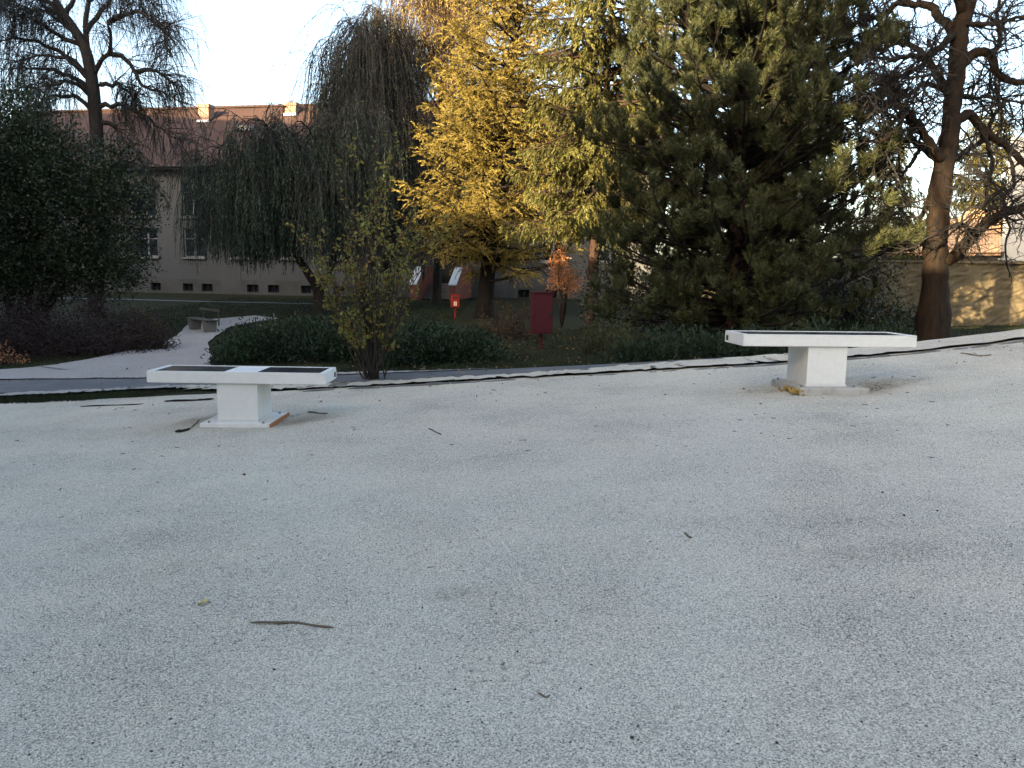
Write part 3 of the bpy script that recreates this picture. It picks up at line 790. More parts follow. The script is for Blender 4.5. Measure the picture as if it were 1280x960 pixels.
# spruces behind it
rng = np.random.default_rng(8)
sb = on(738, 22.0)
conifer("spruce_tree", "tall sunlit spruce with drooping sprays between the golden larch and the dark pine", sb, 14.0, 0.17, lambda t: float(np.interp(t, [0, 0.2, 0.5, 0.8, 1], [2.5, 2.5, 2.2, 1.6, 0.3])), 260, (MAT["bark_pine"], MAT["spruce"]), rng, "spruce", zmin=2.9, dens=1.0, lean=(0.7, 0))
rng = np.random.default_rng(9)
sb2 = on(965, 24.0)
conifer("spruce_tree", "spruce almost hidden behind the dark pine with one lit bough at the right", sb2, 13.0, 0.2, lambda t: float(np.interp(t, [0, 0.2, 0.45, 0.8, 1], [3.2, 3.3, 3.0, 1.7, 0.2])), 190, (MAT["bark_pine"], MAT["spruce"]), rng, "spruce", zmin=2.2, dens=0.8)
# golden larch
rng = np.random.default_rng(10)
lb = on(604, 28.0)
conifer("larch_tree", "golden yellow larch glowing in the sun left of the dark pine", lb, 14.5, 0.30, lambda t: float(np.interp(t, [0, 0.15, 0.3, 0.6, 0.85, 1], [3.1, 3.2, 3.0, 2.6, 2.0, 0.6])), 340, (MAT["bark_black"], MAT["larch"]), rng, "larch", zmin=1.9, lean=(1.5, 0), dens=1.15, droop=0.02)
# sunny conifers beyond the wall
rng = np.random.default_rng(11)
c1 = P(1105, 330, 30.0); c1[2] = 2.2
conifer("cypress_tree", "sunlit olive conifer seen between the dark pine and the bare tree", c1, 6.9, 0.12, lambda t: float(np.interp(t, [0, 0.3, 1], [1.5, 1.3, 0.2])), 110, (MAT["bark_dark"], MAT["olive"]), rng, "spruce", zmin=2.6, dens=0.75, group=None)
c2 = P(1222, 330, 38.0); c2[2] = 2.3
conifer("cypress_tree", "sunlit olive conifer in front of the houses right of the bare trunk", c2, 9.6, 0.14, lambda t: float(np.interp(t, [0, 0.3, 0.7, 1], [1.5, 1.9, 1.5, 0.3])), 130, (MAT["bark_dark"], MAT["olive"]), rng, "spruce", zmin=4.2, dens=0.75)

def weeping(name, label, trunks, limbs, rng, bark, twig, leaf, n_sub, n_str, Lstr, zlow, r_tr, strand_r=0.007, n_leaf=24, lsz=(0.05, 0.11, 0.014, 0.026), sub_len=(0.6, 1.6), sag=0.55, group=None, loc=None, limb_r=0.05):
    loc = trunks[0][0] if loc is None else loc
    t_ = thing(name, label, "tree", loc, group=group)
    tg = []
    for k, tr in enumerate(trunks):
        _, gm = crown_tree_trunk(tr, r_tr[k], 9, 20); tg.append(gm)
    build("trunk", tg, bark, t_, smooth=True, world_pts=True)
    K = 14
    LB = np.stack([catmull(l, K) for l in limbs])
    LB[:, 1:] += rng.normal(0, 0.03, LB[:, 1:].shape)
    nl = len(LB)
    build("limbs", [tubes(LB, taper(nl, K, limb_r, 0.012), 5)], bark, t_, smooth=True, world_pts=True)
    idx = rng.integers(0, nl, n_sub); tt_ = rng.uniform(0.2, 1, n_sub)
    p, T = sample(LB, idx, tt_)
    S = grow(p, nrm(T * 0.7 + perp(T, rng) * 0.9 + np.array([0, 0, 0.25])), rng.uniform(*sub_len, n_sub), 8, rng, 0.13, (0, 0, -1), 0.02, 0.22)
    ns = 8
    tw = [tubes(S, taper(n_sub, 8, 0.016, 0.006), 4)]
    ia = rng.integers(0, n_sub, n_str); ta = rng.uniform(0.15, 1, n_str)
    p, T = sample(S, ia, ta)
    Ls = rng.uniform(*Lstr, n_str); zl = zlow + rng.normal(0, 0.22, n_str) + np.abs(rng.normal(0, 0.35, n_str))
    Ls = np.minimum(Ls, np.maximum(p[:, 2] - zl, 0.25))
    W = grow(p, nrm(T * 0.35 + rng.normal(0, 0.25, (n_str, 3)) - [0, 0, 0.35]), Ls, 8, rng, 0.05, (0, 0, -1), sag, 0.4)
    tw.append(tubes(W, taper(n_str, 8, strand_r, strand_r * 0.5), 3))
    build("twigs", tw, twig, t_, kind="stuff", world_pts=True)
    if n_leaf:
        ii = np.repeat(np.arange(n_str), n_leaf)
        q, TT = sample(W, ii, rng.uniform(0.08, 1, len(ii))); k = len(ii)
        lf = leaves(q, nrm(TT * 0.8 + rdir(k, rng) * 0.55 + np.array([0, 0, -0.3])), rng.uniform(lsz[0], lsz[1], k), rng.uniform(lsz[2], lsz[3], k), rng)
        build("foliage", [lf], leaf, t_, kind="stuff", world_pts=True)
    return t_

def arch(start, reach, rise, az, drop, rng):
    d = np.array([math.cos(az), math.sin(az), 0])
    return [start, start + d * reach * 0.3 + [0, 0, rise * 0.75], start + d * reach * 0.65 + [0, 0, rise], start + d * reach + [0, 0, rise - drop]]

# low weeping willow in front of the house
rng = np.random.default_rng(21)
W0 = 30.0
b0 = on(399, W0)
tr1 = [b0 - [0, 0, 0.2], P(396, 362, W0), P(384, 340, W0), P(370, 316, W0 - 0.2), P(356, 270, W0 - 0.3), P(345, 225, W0)]
tr2 = [P(398, 372, W0), P(409, 345, W0), P(420, 310, W0 + 0.3), P(418, 260, W0 + 0.3), P(410, 215, W0)]
limbs = []
for k in range(26):
    az = k * 2.399 + rng.normal(0, 0.2)
    s = P(rng.uniform(330, 415), rng.uniform(215, 262), W0)
    limbs.append(arch(s, rng.uniform(1.0, 3.2), rng.uniform(0.1, 2.1), az, rng.uniform(0.2, 0.9), rng))
for px, py in ((262, 200), (285, 188), (310, 182), (340, 176), (360, 168), (375, 160), (392, 158), (405, 150), (422, 146), (436, 136), (450, 130), (462, 150)):
    s = P(350 + (px - 350) * 0.2, 235, W0); e = P(px, py + 12, W0 + rng.uniform(-1, 1)); m_ = (s + e) / 2 + [0, 0, 0.5]
    limbs.append([s, m_, e + [0, 0, 0.1], e + [(px - 350) * 0.006, 0, -0.5]])
weeping("willow_tree", "low weeping willow with dark hanging strands in front of the pale house", [tr1, tr2], limbs, rng, MAT["bark_dark"], MAT["twig"], MAT["willow"], 480, 4200, (0.9, 3.8), 1.7, [[0.2, 0.16, 0.12, 0.06], [0.13, 0.10, 0.05]], 0.010, 34, (0.06, 0.13, 0.018, 0.032))

def tall_weeper(name, label, px, Y, top, radius, rng, bark, twig, leaf, n_limb, n_sub, n_str, Lstr, zlow, r0, n_leaf, zfirst=0.3, px_top=None, lsz=(0.04, 0.09, 0.014, 0.024), strand_r=0.007, rise=0.9):
    b = on(px, Y); tp = P(px_top if px_top else px, 300, Y)[:2]
    tr = [b - [0, 0, 0.2]] + [np.array([b[0] + (tp[0] - b[0]) * s, b[1], b[2] + (top - b[2]) * s]) + np.append(rng.normal(0, 0.07, 2), 0) for s in (0.12, 0.3, 0.5, 0.7, 0.85, 0.96)]
    C = catmull(tr, 40)
    limbs = []
    for k in range(n_limb):
        f = zfirst + (0.98 - zfirst) * (k / n_limb) ** 0.8
        s = C[int(f * 39)]
        limbs.append(arch(s, radius(f) * rng.uniform(0.4, 1.2), rng.uniform(0.2, 2.9) * rise, k * 2.399 + rng.normal(0, 0.4), rng.uniform(0.1, 0.9), rng))
    return weeping(name, label, [tr], limbs, rng, bark, twig, leaf, n_sub, n_str, Lstr, zlow, [[r0, r0 * 0.7, r0 * 0.4, 0.03]], strand_r, n_leaf, lsz, sub_len=(0.5, 1.3))
rng = np.random.default_rng(22)
tall_weeper("weeping_birch", "tall dark weeping tree with bare grey strands between the pale house and the larch", 492, 34.0, 10.9, lambda f: 2.5 - 1.1 * max(0, f - 0.55) / 0.45, rng, MAT["bark_grey"], MAT["twig"], MAT["weep"], 60, 700, 6400, (1.4, 4.6), 1.5, 0.22, 26, 0.25, 464, (0.05, 0.11, 0.018, 0.03), 0.010)
rng = np.random.default_rng(23)
tall_weeper("weeping_birch", "tallest weeping tree with its sunlit golden top left of the larch", 545, 36.0, 17.0, lambda f: 2.9, rng, MAT["bark_grey"], MAT["twig_red"], MAT["gold"], 70, 700, 5200, (1.2, 3.6), 3.0, 0.22, 26, 0.3, 556, (0.05, 0.11, 0.018, 0.03), 0.010)

# dense leaf masses
def mass(lobes, n, rng, lsz, upd=0.2, per=14, spread=0.12, power=0.33, lumps=0.22, seed=1, outward=0.6):
    w = np.array([r[0] * r[1] + r[0] * r[2] for _, r in lobes]); w = w / w.sum()
    nc = n // per; which = rng.choice(len(lobes), nc, p=w)
    c = np.array([l[0] for l in lobes])[which]; r = np.array([l[1] for l in lobes])[which]
    d = rdir(nc, rng)
    rad = rng.uniform(0, 1, nc) ** power * (1 + lumps * (lump(d[:, 0] * 3 + which, d[:, 1] * 3 + d[:, 2] * 4, 1.6, seed) * 1.6))
    pc = c + d * r * rad[:, None]
    q = np.repeat(pc, per, 0) + rng.normal(0, spread, (nc * per, 3)); dd_ = np.repeat(d, per, 0)
    k = len(q)
    D = nrm(dd_ * outward + rdir(k, rng) * 0.8 + np.array([0, 0, upd]))
    return leaves(q, D, rng.uniform(lsz[0], lsz[1], k), rng.uniform(lsz[2], lsz[3], k), rng), pc

# added unseen tree behind the viewer that breaks up the sun on the bare tree and the wall
rng = np.random.default_rng(25)
q0 = SQ * -2.7 + SA * -5.0
vb = np.array([q0[0], q0[1], 0.0])
vt = thing("unseen_shade_tree", "broad leafy tree added unseen behind the viewer to dapple the sun", "tree", vb)
lbs = [(vb + [rng.normal(0, 1.1), rng.normal(0, 1.1), rng.uniform(10.0, 15.0)], (1.5, 1.5, 1.3)) for k in range(11)]
lf, pc = mass(lbs, 30000, rng, (0.12, 0.20, 0.09, 0.14), power=0.5, spread=0.2)
build("foliage", [lf], MAT["brown"], vt, kind="stuff", world_pts=True)
lm = np.stack([catmull([vb + [0, 0, 3.2 + 0.4 * k], (vb + l[0]) / 2 + [0, 0, 2.6 + 0.2 * k], l[0]], 8) for k, l in enumerate(lbs)])
build("limbs", [tubes(lm, taper(11, 8, 0.13, 0.04), 6)], MAT["bark_dark"], vt, smooth=True, world_pts=True)
build("trunk", [tubes(np.array([catmull([vb + [0, 0, -0.4], vb + [0, 0, 3], vb + [0.1, 0, 9.5]], 10)]), taper(1, 10, 0.28, 0.1), 10)], MAT["bark_dark"], vt, smooth=True, world_pts=True)

# tall bare weeping tree at the left
rng = np.random.default_rng(24)
Yb = 28.0
bt_ = on(118, Yb)
def pp(pts, Y, off=0.0):
    n = len(pts); return [P(a, b, Y + off * k / max(1, n - 1)) for k, (a, b) in enumerate(pts)]
trunkL = [bt_ - [0, 0, 0.2]] + pp([(122, 330), (122, 200), (119, 140), (115, 100), (107, 62), (95, 40), (80, 18), (67, -5), (55, -40), (45, -80)], Yb)
stem2 = pp([(112, 80), (108, 50), (107, 25), (112, -5), (116, -50)], Yb, 0.3)
limb_px = [[(118, 92), (125, 77), (136, 65), (138, 42), (136, 28), (150, 20), (159, -2)], [(137, 66), (155, 72), (170, 90), (180, 107), (207, 117), (240, 132)],
           [(124, 105), (145, 105), (160, 115), (172, 122)], [(125, 133), (150, 131), (175, 140), (200, 160), (226, 178)], [(107, 62), (70, 42), (30, 20), (-20, 5)],
           [(112, 90), (70, 62), (30, 48), (-25, 54)], [(118, 115), (80, 92), (40, 84), (0, 88)], [(136, 28), (165, 15), (190, 25), (215, 45)], [(108, 40), (135, 5), (165, -15), (195, 10)],
           [(95, 40), (60, 10), (30, -10), (0, -15)], [(80, 18), (100, -10), (130, -30), (160, -25)], [(122, 150), (145, 160), (165, 185), (185, 215), (200, 240)], [(120, 140), (90, 120), (55, 125), (20, 145)],
           [(67, -5), (30, -30), (0, -40), (-30, -30)], [(112, 0), (140, -30), (170, -40), (205, -10)], [(170, 90), (190, 88), (205, 96), (222, 110)], [(190, 25), (205, 40), (212, 70)], [(115, 100), (85, 75), (50, 70), (10, 80)], [(103, 55), (75, 25), (45, 12), (10, 25)], [(119, 125), (95, 105), (70, 104), (40, 112)], [(85, 30), (50, -5), (15, 0), (-20, 20)]]
limbsL = [pp(l, Yb, rng.uniform(-2.2, 2.2)) for l in limb_px]
weeping("weeping_birch", "tall bare weeping tree with arching limbs rising above the dark evergreen at the left", [trunkL, stem2], limbsL, rng, MAT["bark_grey"], MAT["twig"], MAT["weep"], 1100, 6500, (0.3, 1.05), 4.6, [[0.26, 0.22, 0.2, 0.15, 0.1, 0.04], [0.1, 0.06]], 0.0062, 2, (0.03, 0.06, 0.014, 0.024), (0.6, 1.6), 0.12, limb_r=0.095)

# bare contorted tree at the right
rng = np.random.default_rng(31)
Yr = 16.0
rb = on(1168, Yr)
rt = thing("bare_tree", "big bare tree with thick warm lit trunk and twisting limbs at the right", "tree", rb)
tp = [rb - [0, 0, 0.25]] + pp([(1169, 364), (1169, 316), (1173, 268), (1177, 222), (1186, 175), (1191, 125), (1198, 75), (1200, 37), (1208, 12), (1216, -25), (1225, -80), (1230, -130)], Yr)
tw_ = np.array([48, 34, 31, 27, 26, 23, 21, 21, 22, 20, 16, 11, 6]) * Yr / 2150.0
K = 60
C = catmull(tp, K); rr_ = np.interp(np.linspace(0, 1, K), np.linspace(0, 1, len(tw_)), tw_)
C[1:] += rng.normal(0, 0.008, C[1:].shape)
tv, tf = tubes(C[None], (rr_ * (1 + 0.05 * rng.normal(size=K)))[None], 18)
ctr = np.repeat(C, 18, 0); dv = tv - ctr
tv = ctr + dv * (1 + 0.10 * lump(np.arctan2(dv[:, 1], dv[:, 0]) * 2.0, tv[:, 2] * 1.5, 1.3, 6)[:, None] + rng.normal(0, 0.02, (len(tv), 1)))
build("trunk", [(tv, tf)], MAT["bark_warm"], rt, smooth=True, world_pts=True)
LP = [([(1172, 328), (1186, 324), (1200, 312), (1222, 290), (1245, 272), (1280, 258), (1335, 248)], 15, 8), ([(1214, 298), (1210, 286), (1200, 279), (1187, 285)], 5, 2),
      ([(1182, 200), (1175, 195), (1160, 175), (1150, 160), (1135, 140), (1129, 134), (1127, 150), (1120, 165), (1100, 176)], 10, 4), ([(1172, 200), (1147, 180), (1128, 175), (1107, 172), (1080, 180)], 8, 3),
      ([(1189, 115), (1180, 107), (1160, 77), (1150, 65), (1137, 56), (1120, 54), (1095, 65), (1075, 72)], 9, 3), ([(1194, 45), (1186, 47), (1175, 60), (1160, 70), (1140, 70), (1115, 75), (1085, 70)], 9, 3),
      ([(1196, 42), (1186, 35), (1170, 15), (1160, 7), (1140, 5), (1120, 5), (1102, 20), (1080, 25), (1040, 45)], 11, 4), ([(1188, 118), (1178, 112), (1165, 105), (1150, 108), (1135, 120), (1115, 122), (1095, 110)], 7, 2),
      ([(1190, 150), (1200, 148), (1212, 142), (1227, 160), (1242, 172), (1260, 185), (1285, 210), (1300, 240)], 11, 6), ([(1197, 85), (1207, 76), (1222, 65), (1238, 70), (1250, 95), (1270, 102), (1300, 105)], 12, 6),
      ([(1204, 32), (1215, 30), (1240, 30), (1260, 25), (1295, 16)], 6, 3), ([(1162, 178), (1150, 185), (1142, 200), (1132, 212), (1115, 215), (1095, 237)], 6, 2),
      ([(1170, 240), (1162, 245), (1152, 273), (1136, 290), (1117, 310), (1095, 320)], 7, 2), ([(1185, 205), (1195, 197), (1210, 187), (1232, 170), (1245, 140), (1262, 124)], 8, 3),
      ([(1192, 122), (1202, 120), (1220, 122), (1245, 122), (1280, 130)], 6, 2), ([(1205, 20), (1195, -10), (1180, -50), (1160, -80)], 11, 6), ([(1212, -10), (1235, -25), (1270, -30), (1300, -10)], 10, 5),
      ([(1238, 70), (1250, 50), (1245, 20), (1255, -20)], 6, 3), ([(1227, 160), (1240, 200), (1232, 240), (1245, 275)], 5, 2), ([(1140, 5), (1110, -10), (1075, -5), (1045, 10)], 7, 3), ([(1160, 75), (1130, 95), (1105, 95), (1080, 115)], 5, 2),
      ([(1260, 185), (1268, 230), (1255, 250), (1262, 290)], 4, 2), ([(1129, 134), (1112, 130), (1098, 140), (1078, 150)], 5, 2)]
K = 26
LB, LR = [], []
for (l, w0, w1) in LP:
    q = catmull(pp(l, Yr, rng.uniform(-1.8, 1.8)), K); q[1:] += rng.normal(0, 0.012, (K - 1, 3))
    ra = np.linspace(w0, w1, K) * Yr / 1750.0
    LB.append(q); LR.append(ra)
    build("limb", [tubes(q[None], ra[None], 8)], MAT["bark_black"] if w0 < 9.5 else MAT["bark_warm"], rt, smooth=True, world_pts=True)
LB = np.stack(LB); ln = np.linalg.norm(np.diff(LB, axis=1), axis=2).sum(1)
n1 = 290
idx = rng.choice(len(LB), n1, p=ln / ln.sum()); t1 = rng.uniform(0.15, 1, n1)
p, T = sample(LB, idx, t1)
flat = np.array([1, 0.75, 1])
B1 = grow(p, nrm((T * 0.45 + perp(T, rng) * 0.9) * flat + [0, 0, 0.12]), rng.uniform(0.4, 1.35, n1), 9, rng, 0.26, (0, 0, 1), 0.03, 0.0)
n2 = 1900
i2 = rng.integers(0, n1, n2); p, T = sample(B1, i2, rng.uniform(0.15, 1, n2))
B2 = grow(p, nrm(T * 0.6 + perp(T, rng) * 0.85), rng.uniform(0.2, 0.65, n2), 6, rng, 0.22, (0, 0, 1), 0.04, 0.0)
n3 = 4200
i3 = rng.integers(0, n2, n3); p, T = sample(B2, i3, rng.uniform(0.2, 1, n3))
B3 = grow(p, nrm(T * 0.7 + perp(T, rng) * 0.7), rng.uniform(0.1, 0.34, n3), 4, rng, 0.15)
build("twigs", [tubes(B1, taper(n1, 9, 0.022, 0.009), 5), tubes(B2, taper(n2, 6, 0.0095, 0.005), 3), tubes(B3, taper(n3, 4, 0.0055, 0.0035), 3)], MAT["twig_black"], rt, kind="stuff", world_pts=True)

rng = np.random.default_rng(51)
Ye = 22.0
eb = on(30, Ye)
ev = thing("evergreen_tree", "broad dense dark evergreen filling the left edge", "tree", eb)
def lobe(px, py, Y, rx, ry, rz): return (P(px, py, Y), (rx, ry, rz))
lobes = [lobe(40, 250, Ye, 2.4, 2.2, 2.2), lobe(-40, 230, Ye, 2.2, 2.2, 2.6), lobe(110, 280, Ye, 1.7, 1.8, 1.7), lobe(15, 195, Ye, 1.5, 1.6, 1.3), lobe(62, 205, Ye, 1.4, 1.5, 1.3), lobe(130, 330, Ye, 1.2, 1.4, 0.9),
         lobe(30, 340, Ye, 2.4, 2.0, 1.0), lobe(28, 140, Ye, 0.8, 0.9, 0.8), lobe(155, 250, Ye, 0.9, 1, 1.1), lobe(145, 200, Ye, 0.5, 0.7, 0.7), lobe(-60, 330, Ye, 2, 2, 1.2)]
lf, pc = mass(lobes, 110000, rng, (0.06, 0.125, 0.03, 0.055), power=0.45, spread=0.13)
build("foliage", [lf], MAT["ever"], ev, kind="stuff", world_pts=True)
st = []
for k in range(7):
    a = rng.uniform(0, 6.28); e = np.array(lobes[k][0])
    st.append(catmull([eb + [0.2 * math.cos(a), 0.2 * math.sin(a), -0.1], (eb + e) / 2 + [0, 0, 0.4], e], 10))
build("trunk", [tubes(np.stack(st), taper(7, 10, 0.14, 0.04), 7)], MAT["bark_dark"], ev, smooth=True, world_pts=True)

def bush(name, label, cat, lobes, n, leaf, twig, rng, lsz, base, n_stem=60, power=0.4, spread=0.09, outward=0.6, upd=0.3, group=None, lumps=0.22, per=14, stem_r=0.008):
    t_ = thing(name, label, cat, base, group=group)
    lf, pc = mass(lobes, n, rng, lsz, upd, per, spread, power, lumps, int(rng.integers(1000)), outward)
    keep = lf[0].reshape(-1, 4, 3)
    gz = g(keep[:, 2, 0], keep[:, 2, 1])
    ok = keep[:, 2, 2] > gz + 0.01
    kv = keep[ok].reshape(-1, 3)
    build("foliage", [(kv, np.arange(len(kv)).reshape(-1, 4))], leaf, t_, kind="stuff", world_pts=True)
    sel = pc[rng.integers(0, len(pc), n_stem)]
    root = np.array([lobes[i][0] for i in rng.integers(0, len(lobes), n_stem)]); root = root + (sel - root) * 0.35
    root[:, 2] = g(root[:, 0], root[:, 1]) - 0.03
    S = np.stack([catmull([a, (a * 0.45 + b * 0.55) + [0, 0, 0.08], b], 6) for a, b in zip(root, sel)])
    build("stems", [tubes(S, taper(n_stem, 6, stem_r * 1.8, stem_r * 0.6), 4)], twig, t_, kind="stuff", world_pts=True)
    return t_
def gl(px, Y, rx, ry, rz, dz=0.0):
    p = on(px, Y); return (p + [0, 0, dz], (rx, ry, rz))
rng = np.random.default_rng(52)
bush("barberry_hedge", "wide dark reddish hedge left of the gravel path", "hedge", [gl(20, 16.5, 1.7, 1.3, 1.25), gl(-50, 16.2, 1.5, 1.3, 1.3), gl(95, 16.8, 1.5, 1.3, 1.25), gl(150, 17, 1.1, 1.2, 1.05)], 46000, MAT["barberry"], MAT["twig_red"], rng, (0.03, 0.06, 0.016, 0.03), on(60, 16.6), 420, power=0.3, spread=0.08)
rng = np.random.default_rng(53)
bush("twiggy_shrub", "brownish twiggy shrub at the right end of the dark red hedge", "shrub", [gl(182, 17.5, 0.55, 0.7, 0.95), gl(195, 17.3, 0.4, 0.5, 0.6)], 4200, MAT["brown"], MAT["twig"], rng, (0.03, 0.06, 0.014, 0.026), on(186, 17.4), 260, power=0.4)
rng = np.random.default_rng(54)
JL = (0.05, 0.11, 0.018, 0.034)
bush("juniper_bush", "low spreading green juniper right of the gravel path", "shrub", [gl(300, 14.6, 0.55, 0.7, 0.5), gl(345, 15, 0.9, 0.9, 0.68), gl(395, 15.2, 0.9, 0.9, 0.72), gl(440, 15, 0.8, 0.8, 0.6), gl(340, 16.5, 0.9, 0.9, 0.62), gl(400, 17, 1.1, 1, 0.66)], 42000, MAT["juniper"], MAT["twig"], rng, JL, on(365, 15), 160, spread=0.07, upd=0.5, lumps=0.3, power=0.3)
rng = np.random.default_rng(55)
bush("juniper_bush", "dark low juniper in the middle left of the red cabinet", "shrub", [gl(500, 14, 0.8, 0.8, 0.5), gl(545, 14.2, 0.8, 0.8, 0.55), gl(590, 14.4, 0.65, 0.8, 0.48), gl(530, 15.6, 1.1, 1, 0.6), gl(470, 15, 0.8, 0.8, 0.5)], 40000, MAT["juniper"], MAT["twig"], rng, JL, on(545, 14.2), 160, spread=0.07, upd=0.5, lumps=0.3, power=0.3)
rng = np.random.default_rng(56)
bush("brown_shrub", "brown autumn shrub behind the red cabinet", "shrub", [gl(628, 19, 0.5, 0.5, 0.75), gl(650, 19.2, 0.45, 0.5, 0.8), gl(606, 19.3, 0.4, 0.5, 0.55)], 5200, MAT["brown"], MAT["twig_red"], rng, (0.035, 0.07, 0.018, 0.032), on(630, 19), 240, power=0.45)
rng = np.random.default_rng(57)
bush("prostrate_pine", "low dark prostrate pine at the court edge under the tall pine", "shrub", [gl(800, 13.0, 0.6, 0.5, 0.5), gl(840, 12.9, 0.6, 0.5, 0.52), gl(885, 12.9, 0.6, 0.5, 0.55), gl(930, 13, 0.6, 0.6, 0.55), gl(980, 13.2, 0.7, 0.6, 0.45), gl(1040, 13.6, 0.8, 0.6, 0.5), gl(1090, 14, 0.7, 0.6, 0.5)], 30000, MAT["juniper"], MAT["bark_pine"], rng, (0.07, 0.13, 0.014, 0.022), on(880, 12.9), 140, spread=0.06, upd=0.6, lumps=0.35, power=0.35)
rng = np.random.default_rng(58)
bush("young_conifer", "small dark young conifer beside the reddish spruce trunk", "shrub", [gl(742, 15, 0.26, 0.3, 0.55), gl(765, 14.6, 0.3, 0.3, 0.55), gl(785, 14.2, 0.3, 0.3, 0.6)], 7000, MAT["pine"], MAT["bark_pine"], rng, (0.06, 0.12, 0.010, 0.016), on(760, 14.6), 50, spread=0.06, upd=0.6, lumps=0.35)
rng = np.random.default_rng(59)
bush("small_shrub", "small shrub with red and yellow leaves by the lawn at the far left edge", "shrub", [gl(-5, 15.0, 0.45, 0.35, 0.42), gl(12, 14.9, 0.25, 0.25, 0.22)], 900, MAT["orange"], MAT["twig_red"], rng, (0.03, 0.06, 0.018, 0.03), on(0, 15), 60)
rng = np.random.default_rng(60)
bush("juniper_bush", "dark undergrowth along the foot of the stone wall right of the pine", "shrub", [gl(1090, 17.5, 0.9, 0.7, 0.9), gl(1125, 18.5, 0.7, 0.7, 0.7), gl(1050, 18, 1, 0.8, 1.0)], 15000, MAT["ever"], MAT["twig"], rng, (0.05, 0.1, 0.02, 0.04), on(1090, 17.5), 100, power=0.4)
rng = np.random.default_rng(65)
bush("evergreen_hedge", "dark evergreen hedge in deep shade behind the trunk of the tall pine", "hedge", [gl(770 + 62 * k, 20.6 + 0.2 * (k % 2), 0.95, 0.8, 2.7 + 0.35 * math.sin(k * 2.1)) for k in range(6)], 36000, MAT["ever"], MAT["twig"], rng, (0.07, 0.13, 0.035, 0.06), on(925, 20.6), 120, power=0.4, spread=0.12)
rng = np.random.default_rng(61)
bush("leafless_bush", "reddish leafless bush above the wall between the pine and the bare trunk", "shrub", [(P(1092, 300, 25), (0.6, 0.5, 0.55)), (P(1070, 292, 25), (0.6, 0.5, 0.5))], 3000, MAT["barberry"], MAT["twig_red"], rng, (0.04, 0.08, 0.018, 0.03), on(1090, 23.5), 100, power=0.5)

# multi stemmed shrub with yellow green leaves
rng = np.random.default_rng(62)
ys_b = on(466, 10.95)
ys = thing("yellow_leaved_shrub", "tall vase shaped shrub with yellow green leaves beside the left table", "shrub", ys_b)
ns = 46
rt0 = ys_b + np.stack([rng.normal(0, 0.06, ns), rng.normal(0, 0.06, ns), np.full(ns, -0.04)], 1)
az = rng.uniform(0, 6.28, ns); sp_ = rng.uniform(0.02, 0.66, ns)
ST = grow(rt0, np.stack([np.cos(az) * sp_, np.sin(az) * sp_, np.ones(ns)], 1), rng.uniform(1.6, 3.3, ns) * (1.08 - 0.62 * sp_), 12, rng, 0.05, (0, 0, 1), 0.035)
m = 460
ia = rng.integers(0, ns, m); p, T = sample(ST, ia, rng.uniform(0.24, 1, m))
SB = grow(p, nrm(T * 0.9 + perp(T, rng) * 0.55), rng.uniform(0.15, 0.5, m), 6, rng, 0.1, (0, 0, 1), 0.03)
build("stems", [tubes(ST, taper(ns, 12, 0.012, 0.003), 5), tubes(SB, taper(m, 6, 0.005, 0.002), 3)], MAT["bark_grey"], ys, kind="stuff", world_pts=True)
k = 5200
ia = rng.integers(0, m, k); q, TT = sample(SB, ia, rng.uniform(0.1, 1, k))
dens_ = 0.5 + 0.5 * np.sin(q[:, 2] * 2.2 + q[:, 0] * 3 + 0.6); kp = rng.random(k) < (0.35 + 0.65 * dens_); q, TT = q[kp], TT[kp]; k = len(q)
D = nrm(rdir(k, rng) * 0.9 + TT * 0.3 + [0, 0, -0.55]); S = perp(D, rng); N_ = np.cross(D, S)
lnn = rng.uniform(0.04, 0.078, k)[:, None]; wdd = lnn * rng.uniform(0.45, 0.65, (k, 1))
V = np.stack([q, q + D * lnn * 0.35 + S * wdd * 0.5 + N_ * lnn * 0.1, q + D * lnn * 0.7 + S * wdd * 0.38 + N_ * lnn * 0.08, q + D * lnn - N_ * lnn * 0.1, q + D * lnn * 0.7 - S * wdd * 0.38 + N_ * lnn * 0.08, q + D * lnn * 0.35 - S * wdd * 0.5 + N_ * lnn * 0.1], 1).reshape(-1, 3)
o6 = np.arange(k)[:, None] * 6
build("leaves", [(V, np.concatenate([o6 + [[0, 1, 2, 3]], o6 + [[0, 3, 4, 5]]]))], MAT["shrub"], ys, kind="stuff", world_pts=True)

# little orange tree by the house
rng = np.random.default_rng(63)
ob = on(702, 23.0)
ot = thing("orange_leaved_tree", "small tree with glowing orange leaves behind the red cabinet", "tree", ob)
stp = []
for k in range(9):
    e = P(rng.uniform(688, 722), rng.uniform(318, 362), 23 + rng.uniform(-0.4, 0.4))
    stp.append(catmull([ob + [0, 0, -0.05], ob + [rng.normal(0, 0.05), rng.normal(0, 0.05), 0.6], (ob + e) / 2 + [rng.normal(0, .08), 0, 0.2], e], 8))
build("trunk", [tubes(np.stack(stp), taper(9, 8, 0.028, 0.006), 5)], MAT["bark_dark"], ot, smooth=True, world_pts=True)
lf, _ = mass([(P(698, 345, 23), (0.3, 0.4, 0.5)), (P(714, 352, 23), (0.32, 0.4, 0.4)), (P(700, 322, 23), (0.25, 0.3, 0.3))], 1500, rng, (0.05, 0.1, 0.03, 0.055), -0.3, 5, 0.08, 0.5)
build("foliage", [lf], MAT["orange"], ot, kind="stuff", world_pts=True)
